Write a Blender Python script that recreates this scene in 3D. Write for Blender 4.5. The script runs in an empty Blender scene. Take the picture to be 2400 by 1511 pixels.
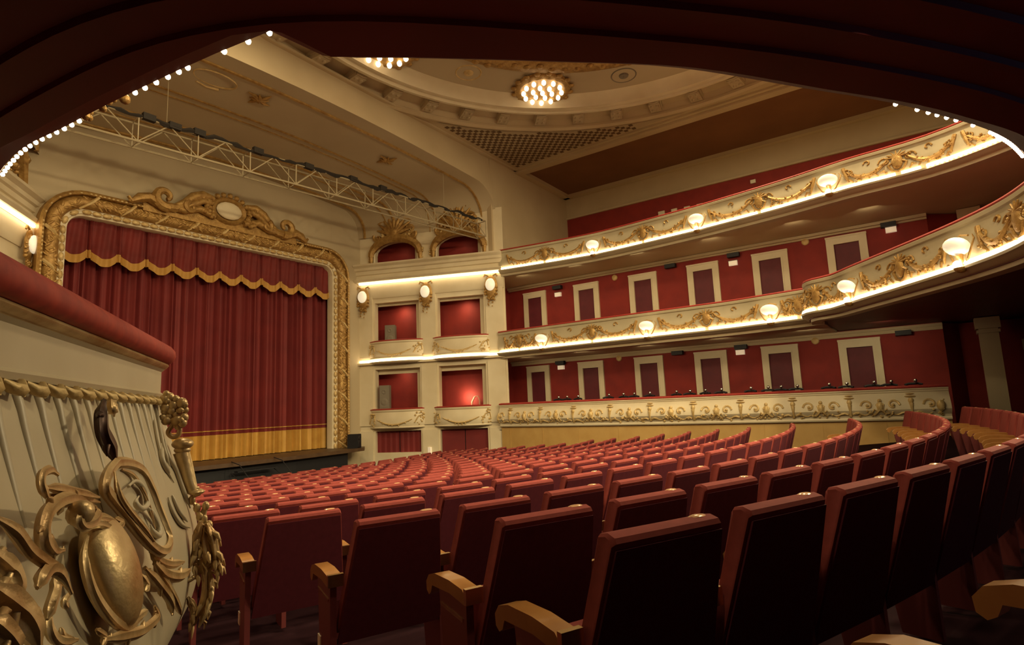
import bpy, math, random
from mathutils import Vector, Matrix
random.seed(7)
S = bpy.context.scene
COL = S.collection
# ---------------------------------------------------------------- camera (a person standing in the aisle at the side of the stalls)
cam_d = bpy.data.cameras.new('camera')
cam_d.sensor_width = 36.0
cam_d.lens = 36.0 * 1349.0 / 2400.0
cam_d.clip_start, cam_d.clip_end = 0.05, 200
cam = bpy.data.objects.new('camera', cam_d)
COL.objects.link(cam)
cam.matrix_world = Matrix(((0.57500, -0.09101, -0.81308, 0.00000), (-0.81710, -0.11436, -0.56504, 0.00000), (-0.04156, 0.98926, -0.14012, 1.40000), (0, 0, 0, 1)))
S.camera = cam
# ---------------------------------------------------------------- world, exposure
w = bpy.data.worlds.new('world'); S.world = w; w.use_nodes = True
w.node_tree.nodes['Background'].inputs[0].default_value = (0.10, 0.16, 0.5, 1)
w.node_tree.nodes['Background'].inputs[1].default_value = 0.0
S.view_settings.view_transform = 'Standard'
S.view_settings.look = 'None'
S.view_settings.gamma = 1.0
S.view_settings.use_curve_mapping = False
S.view_settings.exposure = 1.6
# strengths of the lamps and the added fill lights
W_INNER_FILL = 4.0
E_STRIP, E_BULB, E_BOWL, E_CLUSTER, W_CLUSTER, W_GALLERY_FILL = 1.9, 12.0, .16, 1.0, 120.0, 95.0
WARM = (1.0, 0.80, 0.45)
def area_light(name, loc, target, size, watts, color=WARM, spread=180):
    l = bpy.data.lights.new(name, 'AREA'); l.shape = 'DISK'; l.size = size; l.energy = watts; l.color = color
    l.spread = math.radians(spread)
    o = bpy.data.objects.new(name, l); COL.objects.link(o); o.location = loc
    o.rotation_euler = (Vector(target) - Vector(loc)).to_track_quat('-Z', 'Y').to_euler()
    return o
# added fill lights without fixtures, out of view along the upper gallery front
for fx, fy, fz, fw in ((14.9, -2.35, 7.3, 1.0), (11.9, -3.85, 7.3, 1.0), (8.3, -3.85, 7.3, 1.0), (5.5, -2.3, 7.3, .7), (3.9, 2.0, 7.3, .6), (2.8, 8.0, 7.3, .6)):
    area_light('gallery_fill', (fx, fy, fz), (9.5, 8.0, -1.0) if fx < 14 else (4, 4, 0), .6, W_GALLERY_FILL * fw, spread=115)
# added weak cool fill at the back, under the balcony, to lift the seat backs
area_light('rear_cool_fill', (7.0, -8.6, 1.9), (7.0, 0, 1.0), 1.6, 2.5, (.42, .48, 1.0))
# added unseen fill just under the rear balcony soffit, brightens the near seats
for fx, fy in ((3.2, -.1), (1.6, .85), (4.7, -1.0), (7.0, -2.4), (10.2, -2.8), (13.4, -1.6)):
    area_light('soffit_fill', (fx, fy, 3.215), (fx + .1, fy + .15, 0), .22, 3.2, WARM, 150)
# ---------------------------------------------------------------- materials
MAT = {}
def mat(name, col, rough=.6, metal=0.0, noise=None, bump=0.0, bscale=40.0, emit=None, stripes=None, spec=.5, sheen=0.0, mix2=None, coat=0.0):
    m = bpy.data.materials.new(name); m.use_nodes = True
    nt = m.node_tree; N = nt.nodes; L = nt.links; b = N['Principled BSDF']
    b.inputs['Base Color'].default_value = (*col, 1); b.inputs['Roughness'].default_value = rough; b.inputs['Metallic'].default_value = metal
    b.inputs['Specular IOR Level'].default_value = spec
    if sheen: b.inputs['Sheen Weight'].default_value = sheen; b.inputs['Sheen Roughness'].default_value = .4; b.inputs['Sheen Tint'].default_value = (*[min(1, c * 2 + .1) for c in col], 1)
    if coat: b.inputs['Coat Weight'].default_value = coat; b.inputs['Coat Roughness'].default_value = .15
    tc = N.new('ShaderNodeTexCoord')
    src = None
    if noise:                     # (scale, darker colour)
        sc, c2 = noise
        n = N.new('ShaderNodeTexNoise'); n.inputs['Scale'].default_value = sc; n.inputs['Detail'].default_value = 5
        L.new(tc.outputs['Object'], n.inputs['Vector'])
        r = N.new('ShaderNodeValToRGB'); r.color_ramp.elements[0].position = .3; r.color_ramp.elements[1].position = .7
        r.color_ramp.elements[0].color = (*c2, 1); r.color_ramp.elements[1].color = (*col, 1)
        L.new(n.outputs['Fac'], r.inputs['Fac']); src = r.outputs['Color']; L.new(src, b.inputs['Base Color'])
    if stripes:                   # (axis vector, scale, colour)
        ax, sc, c2 = stripes
        wv = N.new('ShaderNodeTexWave'); wv.inputs['Scale'].default_value = sc; wv.wave_profile = 'SIN'; wv.bands_direction = ax
        L.new(tc.outputs['Object'], wv.inputs['Vector'])
        mx = N.new('ShaderNodeMix'); mx.data_type = 'RGBA'
        L.new(wv.outputs['Fac'], mx.inputs[0]); mx.inputs[6].default_value = (*c2, 1); mx.inputs[7].default_value = (*col, 1)
        if src: L.new(src, mx.inputs[7])
        L.new(mx.outputs[2], b.inputs['Base Color'])
    if bump:
        n = N.new('ShaderNodeTexNoise'); n.inputs['Scale'].default_value = bscale; n.inputs['Detail'].default_value = 4
        L.new(tc.outputs['Object'], n.inputs['Vector'])
        bp = N.new('ShaderNodeBump'); bp.inputs['Strength'].default_value = bump; bp.inputs['Distance'].default_value = .02
        L.new(n.outputs['Fac'], bp.inputs['Height']); L.new(bp.outputs['Normal'], b.inputs['Normal'])
    if emit:
        b.inputs['Emission Color'].default_value = (*emit[0], 1); b.inputs['Emission Strength'].default_value = emit[1]
    MAT[name] = m
    return m
mat('cream', (.74, .65, .47), .55, noise=(1.3, (.66, .56, .38)))
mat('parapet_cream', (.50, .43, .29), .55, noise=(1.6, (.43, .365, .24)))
mat('cream_lacquer', (.54, .465, .335), .42, noise=(5, (.48, .405, .28)))
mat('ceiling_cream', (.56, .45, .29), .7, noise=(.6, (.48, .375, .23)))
mat('ceiling_pale', (.50, .41, .27), .7, noise=(.5, (.44, .35, .225)))
mat('gold', (.50, .31, .10), .45, .4, noise=(9, (.30, .16, .045)), bump=.5, bscale=30)
mat('gold_pale', (.70, .53, .26), .5, .2, noise=(7, (.50, .33, .12)), bump=.4, bscale=25)
mat('gilt_carving', (.76, .58, .31), .36, .35, noise=(11, (.40, .22, .08)), bump=.10, bscale=70)
mat('gilt_dark', (.10, .04, .02), .4, .5, noise=(14, (.02, .01, .012)))
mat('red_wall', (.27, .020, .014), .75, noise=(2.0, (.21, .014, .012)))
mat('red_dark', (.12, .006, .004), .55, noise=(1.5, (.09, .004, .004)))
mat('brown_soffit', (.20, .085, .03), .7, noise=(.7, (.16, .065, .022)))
mat('door_red', (.13, .012, .022), .6, noise=(3, (.10, .009, .018)))
mat('curtain_red', (.20, .018, .018), .75, sheen=.08, noise=(1.2, (.15, .013, .015)))
mat('valance_red', (.18, .014, .012), .75, sheen=.08, noise=(2, (.13, .010, .010)))
mat('curtain_gold', (.58, .33, .07), .6, noise=(3, (.48, .26, .05)))
mat('fringe_gold', (.52, .28, .06), .6, bump=.6, bscale=60)
mat('seat_red', (.20, .037, .031), .8, noise=(25, (.165, .030, .026)), spec=.15)
mat('seat_stripe', (.20, .033, .026), .8, stripes=('X', 6.5, (.11, .014, .013)), spec=.15)
mat('seat_back', (.10, .016, .026), .7, noise=(30, (.085, .013, .022)), spec=.2)
mat('seat_side', (.13, .024, .024), .5)
mat('rail_red', (.42, .040, .026), .65, sheen=.05, noise=(30, (.28, .018, .016)))
mat('arm_wood', (.36, .17, .05), .28, noise=(8, (.27, .115, .03)), coat=.5)
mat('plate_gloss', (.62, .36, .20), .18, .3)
mat('brass', (.8, .6, .3), .25, 1.0)
mat('wainscot_wood', (.58, .37, .13), .5, noise=(2.2, (.50, .30, .095)))
mat('stage_wood', (.10, .055, .025), .5, noise=(4, (.06, .03, .015)))
mat('black', (.008, .008, .012), .6)
mat('carpet', (.016, .005, .007), .95, noise=(30, (.012, .004, .006)), spec=.05)
mat('grey_box', (.20, .17, .13), .7)
mat('truss_white', (.34, .275, .17), .5)
mat('cable_black', (.012, .007, .004), .8)
mat('sign_white', (.9, .85, .7), .5, emit=((1, .72, .48), .10))
mat('plate_white', (.75, .68, .52), .5)
mat('bulb', (1, .9, .7), .4, emit=((1, .80, .50), E_BULB))
mat('strip', (1, .9, .7), .4, emit=((1, .80, .49), E_STRIP))
mat('cluster_bulb', (1, .9, .7), .4, emit=((1, .78, .48), E_CLUSTER))
mat('bowl_glass', (.95, .9, .8), .3, emit=((1, .88, .62), E_BOWL))
mat('dark_hole', (.13, .075, .03), .8)
mat('pink_plush', (.75, .35, .25), .7)
mat('chrome', (.7, .7, .7), .2, 1.0)
# ---------------------------------------------------------------- mesh builder
class MB:
    def __init__(s): s.v = []; s.f = []; s.mi = []; s.cur = 0
    def add(s, vs, fs):
        o = len(s.v); s.v += [tuple(p) for p in vs]
        for f in fs: s.f.append(tuple(o + i for i in f)); s.mi.append(s.cur)
    def quad(s, a, b, c, d): s.add([a, b, c, d], [(0, 1, 2, 3)])
    def box(s, lo, hi, T=None):
        vs = [Vector((x, y, z)) for z in (lo[2], hi[2]) for y in (lo[1], hi[1]) for x in (lo[0], hi[0])]
        if T is not None: vs = [T @ p for p in vs]
        s.add(vs, [(0, 2, 3, 1), (4, 5, 7, 6), (0, 1, 5, 4), (2, 6, 7, 3), (0, 4, 6, 2), (1, 3, 7, 5)])
    def prism(s, poly, ax0, ax1, T=None):       # poly [(y,z)] extruded along x from ax0 to ax1
        n = len(poly); vs = [Vector((ax0, p[0], p[1])) for p in poly] + [Vector((ax1, p[0], p[1])) for p in poly]
        if T is not None: vs = [T @ p for p in vs]
        s.add(vs, [tuple(range(n - 1, -1, -1)), tuple(range(n, 2 * n))] + [(i, (i + 1) % n, n + (i + 1) % n, n + i) for i in range(n)])
    def tube(s, pts, r, seg=6, flat=1.0):
        pts = [Vector(p) for p in pts]; n = len(pts)
        if n < 2: return
        rr = r if isinstance(r, (list, tuple)) else [r] * n
        t0 = (pts[1] - pts[0]).normalized()
        up = Vector((0, 0, 1)) if abs(t0.z) < .9 else Vector((1, 0, 0))
        vs = []
        for i, p in enumerate(pts):
            t = (pts[min(i + 1, n - 1)] - pts[max(i - 1, 0)])
            t = t.normalized() if t.length > 1e-9 else t0
            a = t.cross(up)
            a = a.normalized() if a.length > 1e-6 else Vector((1, 0, 0))
            b = a.cross(t); up = b if b.length > .5 else up
            for k in range(seg):
                th = 2 * math.pi * k / seg
                vs.append(p + (a * math.cos(th) * flat + b * math.sin(th)) * rr[i])
        fs = [(i * seg + k, i * seg + (k + 1) % seg, (i + 1) * seg + (k + 1) % seg, (i + 1) * seg + k) for i in range(n - 1) for k in range(seg)]
        fs += [tuple(range(seg - 1, -1, -1)), tuple(range((n - 1) * seg, n * seg))]
        s.add(vs, fs)
    def ell(s, c, ax, ay, az, nu=10, nv=6):     # ellipsoid by three half-axis vectors
        c = Vector(c); ax, ay, az = Vector(ax), Vector(ay), Vector(az)
        vs = [c + az]
        for j in range(1, nv):
            ph = math.pi * j / nv
            for i in range(nu):
                th = 2 * math.pi * i / nu
                vs.append(c + az * math.cos(ph) + (ax * math.cos(th) + ay * math.sin(th)) * math.sin(ph))
        vs.append(c - az); m = len(vs) - 1
        fs = [(0, 1 + i, 1 + (i + 1) % nu) for i in range(nu)]
        for j in range(nv - 2):
            a, b = 1 + j * nu, 1 + (j + 1) * nu
            fs += [(a + i, b + i, b + (i + 1) % nu, a + (i + 1) % nu) for i in range(nu)]
        a = 1 + (nv - 2) * nu
        fs += [(a + (i + 1) % nu, a + i, m) for i in range(nu)]
        s.add(vs, fs)
    def ball(s, c, r, nu=8, nv=5): s.ell(c, (r, 0, 0), (0, r, 0), (0, 0, r), nu, nv)
    def lathe(s, prof, seg=16, T=None, arc=2 * math.pi, start=0.0):     # prof [(r,z)] round local z
        n = len(prof); full = abs(arc - 2 * math.pi) < 1e-6; cols = seg if full else seg + 1
        vs = []
        for k in range(cols):
            th = start + arc * k / seg
            for r, z in prof:
                p = Vector((r * math.cos(th), r * math.sin(th), z)); vs.append(T @ p if T is not None else p)
        fs = [(k * n + i, ((k + 1) % cols) * n + i, ((k + 1) % cols) * n + i + 1, k * n + i + 1) for k in range(seg) for i in range(n - 1)]
        s.add(vs, fs)
    def sweep(s, P, prof, closed=False, caps=True):      # P list of (x,y,nx,ny); prof [(off,z)]
        n = len(prof); vs = []
        for x, y, nx, ny in P:
            for o, z in prof: vs.append((x + nx * o, y + ny * o, z))
        m = n if closed else n - 1
        fs = [(k * n + i, (k + 1) * n + i, (k + 1) * n + (i + 1) % n, k * n + (i + 1) % n) for k in range(len(P) - 1) for i in range(m)]
        if caps: fs += [tuple(range(n)), tuple((len(P) - 1) * n + i for i in range(n - 1, -1, -1))]
        s.add(vs, fs)
    def build(s, name, mats, parent=None, smooth=None, loc=None):
        me = bpy.data.meshes.new(name); me.from_pydata(s.v, [], s.f)
        if isinstance(mats, str): mats = [mats]
        for m in mats: me.materials.append(MAT[m])
        me.polygons.foreach_set('material_index', s.mi)
        if smooth is not None:
            me.polygons.foreach_set('use_smooth', [True] * len(me.polygons))
            me.set_sharp_from_angle(angle=math.radians(smooth))
        me.update()
        o = bpy.data.objects.new(name, me); COL.objects.link(o)
        if loc: o.location = loc
        if parent: o.parent = parent
        return o
def tag(o, label, cat, group=None, kind=None):
    o['label'] = label; o['category'] = cat
    if group: o['group'] = group
    if kind: o['kind'] = kind
    return o
def empty(name, label, cat, loc=(0, 0, 0), group=None, rz=0.0, kind=None):
    o = bpy.data.objects.new(name, None); COL.objects.link(o); o.empty_display_size = .1
    o.location = loc; o.rotation_euler = (0, 0, rz)
    return tag(o, label, cat, group, kind)
ORD = ['zeroth', 'first', 'second', 'third', 'fourth', 'fifth', 'sixth', 'seventh', 'eighth', 'ninth', 'tenth', 'eleventh', 'twelfth', 'thirteenth', 'fourteenth', 'fifteenth', 'sixteenth', 'seventeenth', 'eighteenth', 'nineteenth', 'twentieth', 'twenty-first', 'twenty-second', 'twenty-third', 'twenty-fourth', 'twenty-fifth']
def catmull(pts, step):
    out = []
    P = [Vector(p) for p in pts]
    for i in range(len(P) - 1):
        a, b, c, d = P[max(i - 1, 0)], P[i], P[i + 1], P[min(i + 2, len(P) - 1)]
        k = max(1, int((c - b).length / step + .5))
        for j in range(k):
            t = j / k
            out.append(.5 * ((2 * b) + (c - a) * t + (2 * a - 5 * b + 4 * c - d) * t * t + (3 * b - a - 3 * c + d) * t ** 3))
    out.append(P[-1]); return out
class Path:                       # a plan line with its inward normal (house side)
    def __init__(s, pts, step=.3, smooth=True):
        s.p = catmull([(x, y) for x, y in pts], step) if smooth else [Vector(p) for p in pts]
        s.l = [0.0]
        for a, b in zip(s.p, s.p[1:]): s.l.append(s.l[-1] + (b - a).length)
        s.L = s.l[-1]; s.n = []
        for i in range(len(s.p)):
            t = (s.p[min(i + 1, len(s.p) - 1)] - s.p[max(i - 1, 0)]).normalized(); s.n.append(Vector((t.y, -t.x)))
    def rows(s, a=0.0, b=None):
        b = s.L if b is None else b
        r = [s.at(a)] + [s.at(l) for l in s.l if a + 1e-4 < l < b - 1e-4] + [s.at(b)]
        return [(p.x, p.y, n.x, n.y) for p, n in r]
    def at(s, d):
        d = min(max(d, 0), s.L)
        for i in range(len(s.l) - 1):
            if d <= s.l[i + 1] + 1e-9:
                t = (d - s.l[i]) / max(1e-9, s.l[i + 1] - s.l[i])
                return s.p[i].lerp(s.p[i + 1], t), s.n[i].lerp(s.n[i + 1], t).normalized()
        return s.p[-1], s.n[-1]
    def xyz(s, d, off, z):
        p, n = s.at(d); return Vector((p.x + n.x * off, p.y + n.y * off, z))
    def near(s, x, y):
        return min(range(len(s.p)), key=lambda i: (s.p[i].x - x) ** 2 + (s.p[i].y - y) ** 2)
    def dist_at(s, x, y): return s.l[s.near(x, y)]
# ================================================================ SETTING
XC = 10.3
ROWY = {-4: -5.0, -3: -4.15, -2: -3.3, -1: -2.42, 0: -1.15, 1: -.30, 2: .82, 3: 1.95, 4: 2.88, 5: 3.62, 6: 4.33, 7: 5.03, 8: 5.73, 9: 6.43, 10: 7.12}
ROWZ = {-4: 1.40, -3: 1.32, -2: 1.24, -1: 1.15, 0: .98, 1: .91, 2: .80, 3: .71, 4: .63, 5: .58, 6: .53, 7: .47, 8: .41, 9: .36, 10: .31}
for k in range(11, 20): ROWY[k] = ROWY[k - 1] + .70; ROWZ[k] = ROWZ[k - 1] - .044
def ztop(k): return ROWZ[k]
def row_y(k, x): return ROWY[k] + (x - XC) ** 2 / 38
def zfloor(x, y):
    v = y - (x - XC) ** 2 / 38
    if v <= ROWY[-4]: return ROWZ[-4] - .98
    for k in range(-4, 19):
        if v <= ROWY[k + 1]: return ROWZ[k] + (ROWZ[k + 1] - ROWZ[k]) * (v - ROWY[k]) / (ROWY[k + 1] - ROWY[k]) - .98
    return ROWZ[19] - .98
m = MB()
nx, ny = 50, 56
xs = [-3.2 + 22.2 * i / nx for i in range(nx + 1)]; ys = [-9 + 27.2 * j / ny for j in range(ny + 1)]
m.add([(x, y, zfloor(x, y)) for y in ys for x in xs], [(j * (nx + 1) + i, j * (nx + 1) + i + 1, (j + 1) * (nx + 1) + i + 1, (j + 1) * (nx + 1) + i) for j in range(ny) for i in range(nx)])
tag(m.build('floor', 'carpet', smooth=40), 'dark red carpeted floor sloping down to the stage', 'floor', kind='structure')

# ---- plan lines (right hand house wall, round the back, up the other side)
T1S = Path([(17.95, 13.2), (17.85, 10.8), (17.8, 8.8), (17.75, 7), (17.7, 4.6), (17.45, 3.2), (17.2, 1.9)])
T1R = Path([(17.1, 2.3), (16.35, 2.2), (15.97, 1.93), (15.72, 1.5), (14.9, 0.95), (13.6, 0.05), (12.2, -0.85), (10.97, -1.4), (9.5, -1.62), (7.934, -1.438), (6.843, -1.141), (6.094, -0.928), (5.528, -0.693), (5.078, -0.439), (4.522, -0.097), (3.936, 0.342), (3.18, 0.914), (2.666, 1.457), (2.086, 2.113), (1.82, 2.42), (1.62, 2.44), (1.53, 2.45), (1.5, 2.47), (1.49, 2.52), (1.38, 3.16), (1.235, 4.33), (1.17, 5.46), (1.5, 8), (2.047, 12.675)], .2)
T2 = Path([(17.95, 13.0), (18.3, 10.5), (18.4, 8.7), (18.2, 6.6), (17.95, 4.8), (17.5, 2.6), (17.03, .95), (16.7, -.8), (15.8, -2.25), (14.5, -3.5), (12.5, -4.4), (10.15, -4.7), (7.8, -4.4), (5.8, -3.5), (4.5, -2.25), (3.6, -.8), (3.2, 1), (2.6, 3), (2.2, 5), (2.0, 8.7), (2.1, 11), (2.4, 13.0)], .4)
BF = Path([(17.95, 13.2), (17.8, 10), (17.85, 7), (17.95, 4), (18.2, 1.5), (18.45, -.6)])     # stalls-level box front

def off_line(P, o, a=0.0, b=None): return [(x + nx_ * o, y + ny_ * o) for x, y, nx_, ny_ in P.rows(a, b)]
def slab(name, poly, z0, z1, ms, label, kind='ceiling'):
    """horizontal slab over a plan polygon"""
    m = MB(); n = len(poly)
    m.add([(p[0], p[1], z0) for p in poly] + [(p[0], p[1], z1) for p in poly], [tuple(range(n)), tuple(range(2 * n - 1, n - 1, -1))] + [(i, (i + 1) % n, n + (i + 1) % n, n + i) for i in range(n)])
    return tag(m.build(name, ms), label, kind, kind='structure')
i1 = off_line(T1S, -.15)
slab('ceiling_under_balcony', i1 + [(20.7, 1.9), (20.7, 14.5), (18.2, 14.5)], 3.19, 3.42, 'ceiling_cream', 'cream soffit under the lower side balcony')
i1 = off_line(T1R, -.12)
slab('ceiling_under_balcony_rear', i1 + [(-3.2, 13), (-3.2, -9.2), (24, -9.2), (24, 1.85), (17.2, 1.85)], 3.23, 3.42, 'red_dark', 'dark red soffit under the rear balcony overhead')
i2 = off_line(T2, -.15)
slab('ceiling_under_gallery', i2 + [(-3.2, 13), (-3.2, -9.2), (24, -9.2), (24, -.8), (20.7, -.8), (20.7, 14.5), (18.1, 14.5)], 6.46, 6.64, 'ceiling_cream', 'cream soffit under the upper gallery')
m = MB()                                                                # raised floor of the stalls-level boxes
m.quad((18.0, 13.3, .45), (18.5, -.6, .45), (20.7, -.6, .45), (20.7, 14.5, .45))
tag(m.build('floor_boxes', 'carpet'), 'raised floor behind the side box front', 'floor', kind='structure')

# ---- red side wall with the two rows of doors
m = MB()
m.box((20.6, -.75, .2), (20.8, 14.6, 6.5))
tag(m.build('wall_right', 'red_wall'), 'red side wall behind the lower balcony and boxes', 'wall', kind='structure')
m = MB(); m.box((18.75, 14.4, .2), (20.7, 14.55, 6.5))
tag(m.build('wall_end', 'red_wall'), 'red end wall of the balcony beside the stage boxes', 'wall', kind='structure')
m = MB()
T = [(20.55, 14.4), (20.55, -.7)]
for z0, z1, d in ((3.02, 3.12, .05), (3.12, 3.2, .12), (6.1 + .2, 6.36, .06), (6.36, 6.45, .16)):
    m.box((20.6 - d, -.75, z0), (20.6, 14.4, z1))
tag(m.build('trim_1', 'ceiling_cream'), 'cream cornice along the top of the red side wall', 'cornice', kind='structure')
DY = [13.05, 10.57, 8.15, 5.87, 3.62, 1.36]
n_door = 0
for z0, ztp, lab in ((.45, 2.93, 'stalls boxes'), (3.42, 6.10, 'lower balcony')):
    for i, y in enumerate(DY):
        n_door += 1; ztt = ztp + (.12 if i == 5 and z0 > 1 else 0)
        d = empty('door_%d' % n_door, 'cream framed red door, %s from the rear pillar, behind the %s' % (ORD[6 - i], lab), 'door', (20.6, y, z0), kind='structure')
        h = ztt - z0
        m = MB()
        prof = [(-.56, -.34)]
        m.box((-.08, -.56, 0), (0, -.36, h)); m.box((-.08, .36, 0), (0, .56, h)); m.box((-.08, -.36, h - .21), (0, .36, h))
        m.box((-.10, -.57, h - .035), (0, .57, h + .02))
        m.box((-.095, -.39, 0), (0, -.345, h - .2)); m.box((-.095, .345, 0), (0, .39, h - .2)); m.box((-.095, -.36, h - .24), (0, .36, h - .195))
        m.build('door_frame', 'cream', d)
        m = MB(); m.box((-.025, -.345, 0), (0, .345, h - .2)); m.build('door_leaf', 'door_red', d)
# ---- gallery: back wall, end wall, ceiling band
m = MB(); m.box((24.3, -7, 6.5), (24.5, 13.4, 10.3))
tag(m.build('wall_gallery', 'red_wall'), 'red back wall of the upper gallery', 'wall', kind='structure')
m = MB()
m.box((24.28, -7, 10.3), (24.5, 13.4, 11.5)); m.box((24.2, -7, 10.28), (24.3, 13.4, 10.36))
m.box((24.0, -7, 11.30), (24.3, 13.3, 11.48)); m.box((20.2, 13.0, 11.30), (24.2, 13.3, 11.48))
tag(m.build('trim_2', 'ceiling_cream'), 'cream frieze above the red gallery wall', 'frieze', kind='structure')
m = MB(); m.box((18.0, 13.3, 6.6), (24.4, 13.5, 11.5))
tag(m.build('wall_gallery_end', 'ceiling_cream'), 'plain cream end wall of the upper gallery', 'wall', kind='structure')
m = MB(); m.box((20.1, -9, 11.46), (24.5, 13.4, 11.6))
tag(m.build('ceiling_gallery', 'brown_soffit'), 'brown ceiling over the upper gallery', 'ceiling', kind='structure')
slab('floor_gallery', [(20.5, -7), (24.4, -7), (24.4, 13.4), (20.5, 13.4)], 6.47, 6.63, 'ceiling_cream', 'floor slab of the upper gallery', 'floor')
# ---- main ceiling with the round panel
CX, CY, ZC = 10.2, 4.55, 11.45
m = MB(); NS = 64
ring = [(CX + 9.0 * math.cos(2 * math.pi * k / NS), CY + 9.0 * math.sin(2 * math.pi * k / NS)) for k in range(NS)]
def to_rect(x, y):
    dx, dy = x - CX, y - CY
    t = min((20.2 - CX) / dx if dx > 1e-6 else 9e9, (-3.2 - CX) / dx if dx < -1e-6 else 9e9, (13.7 - CY) / dy if dy > 1e-6 else 9e9, (-9.2 - CY) / dy if dy < -1e-6 else 9e9)
    return (CX + dx * t, CY + dy * t)
rect = [to_rect(*p) for p in ring]
m.add([(x, y, ZC) for x, y in ring] + [(x, y, ZC) for x, y in rect], [(k, (k + 1) % NS, NS + (k + 1) % NS, NS + k) for k in range(NS)])
m.quad((20.2, 13.7, ZC), (20.2, 13.7, ZC + .01), (20.2, 4, ZC + .01), (20.2, 4, ZC))
# corners of the rectangle that the fan cuts off
for cx_, cy_ in ((20.2, 13.7), (20.2, -9.2), (-3.2, -9.2), (-3.2, 13.7)):
    near = sorted(rect, key=lambda p: (p[0] - cx_) ** 2 + (p[1] - cy_) ** 2)
    a = [p for p in near if abs(p[0] - cx_) < 1e-6][0]; b = [p for p in near if abs(p[1] - cy_) < 1e-6][0]
    m.add([(cx_, cy_, ZC), (*a, ZC), (*b, ZC)], [(0, 1, 2)])
m.box((19.85, -9, ZC - .16), (20.2, 13.5, ZC + .02)); m.box((19.7, -9, ZC - .07), (19.9, 13.3, ZC))
m.box((2, 13.2, ZC - .07), (19.9, 13.5, ZC)); 
tag(m.build('ceiling', 'ceiling_cream'), 'cream main ceiling around the round panel', 'ceiling', kind='structure')
# ---- stage wall, splayed vault, arch
def arch_curve(xl, xr, zs, R, crown):
    pts = [(xr, zs)]
    for k in range(9):
        a = math.pi / 2 * k / 8; pts.append((xr - R + R * math.cos(a), crown - R + R * math.sin(a)))
    for k in range(1, 12): pts.append((xr - R + (xl + R - xr + R) * k / 12, crown + .25 * math.sin(math.pi * k / 12)))
    for k in range(9):
        a = math.pi / 2 * k / 8; pts.append((xl + R - R * math.sin(a), crown - R + R * math.cos(a)))
    pts.append((xl, zs)); return pts
A0 = arch_curve(2.1, 18.22, 8.6, 1.35, 10.15); A1 = arch_curve(4.9, 15.8, 8.6, 1.0, 9.75)
m = MB(); rows = []
for k in range(7):
    t = k / 6; rows.append([((1 - t) * a[0] + t * b[0], 13.2 + t * 5.55, (1 - t) * a[1] + t * b[1]) for a, b in zip(A0, A1)])
n = len(A0)
m.add([p for r in rows for p in r], [(j * n + i, j * n + i + 1, (j + 1) * n + i + 1, (j + 1) * n + i) for j in range(6) for i in range(n - 1)])
tag(m.build('ceiling_stage_vault', 'ceiling_pale', smooth=40), 'cream splayed vault in front of the stage', 'ceiling', kind='structure')
m = MB()                                                               # moulded lines on the vault
for t, r in ((.10, .05), (.42, .035), (.47, .02), (.72, .05), (.78, .025), (.95, .06)):
    m.tube([((1 - t) * a[0] + t * b[0], 13.2 + t * 5.55, (1 - t) * a[1] + t * b[1] - .01) for a, b in zip(A0, A1)], r, 5)
tag(m.build('trim_3', 'gold'), 'gilt moulding lines across the stage vault', 'moulding', kind='structure')
m = MB()
m.add([(x, 13.2, z) for x, z in A0] + [(x, 13.35, 11.5) for x, z in A0], [(i, i + 1, n + i + 1, n + i) for i in range(n - 1)])
m.quad((18.2, 13.2, 7.4), (18.62, 13.3, 7.4), (18.62, 13.35, 11.5), (18.2, 13.35, 11.5))
tag(m.build('wall_arch', 'ceiling_cream'), 'cream wall strip above the stage arch', 'wall', kind='structure')
m = MB()
m.box((3.2, 18.75, -1.3), (5.55, 18.95, 10.3)); m.box((14.42, 18.75, -1.3), (16.6, 18.95, 10.3)); m.box((5.551, 18.75, 7.16), (14.419, 18.95, 10.3))
tag(m.build('wall_stage', 'ceiling_pale'), 'cream wall around the stage opening', 'wall', kind='structure')
# stage side and back darkness
m = MB()
m.box((4.5, 23, -1.3), (16, 23.2, 9)); m.box((4.3, 18.95, -1.3), (4.5, 23.2, 9)); m.box((16, 18.95, -1.3), (16.2, 23.2, 9)); m.box((4.3, 18.95, 8.9), (16.2, 23.2, 9.1))
tag(m.build('wall_backstage', 'black'), 'black walls behind the stage curtain', 'wall', kind='structure')
# ---- rear and left enclosing walls
m = MB(); m.box((-3.4, -9.4, -.5), (25, -9.2, 11.6)); tag(m.build('wall_rear', 'red_dark'), 'dark red wall at the back of the house', 'wall', kind='structure')
m = MB(); m.box((-3.4, -9.4, -1.5), (-3.2, 19, 11.6)); tag(m.build('wall_left', 'red_wall'), 'red wall on the near side of the house', 'wall', kind='structure')
m = MB(); m.box((24.45, -9.4, -.5), (24.6, -7, 11.6)); m.box((20.7, -9.4, -.5), (24.6, -9.2, 11.6)); tag(m.build('wall_rear_corner', 'red_dark'), 'dark wall at the back corner of the gallery', 'wall', kind='structure')
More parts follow.
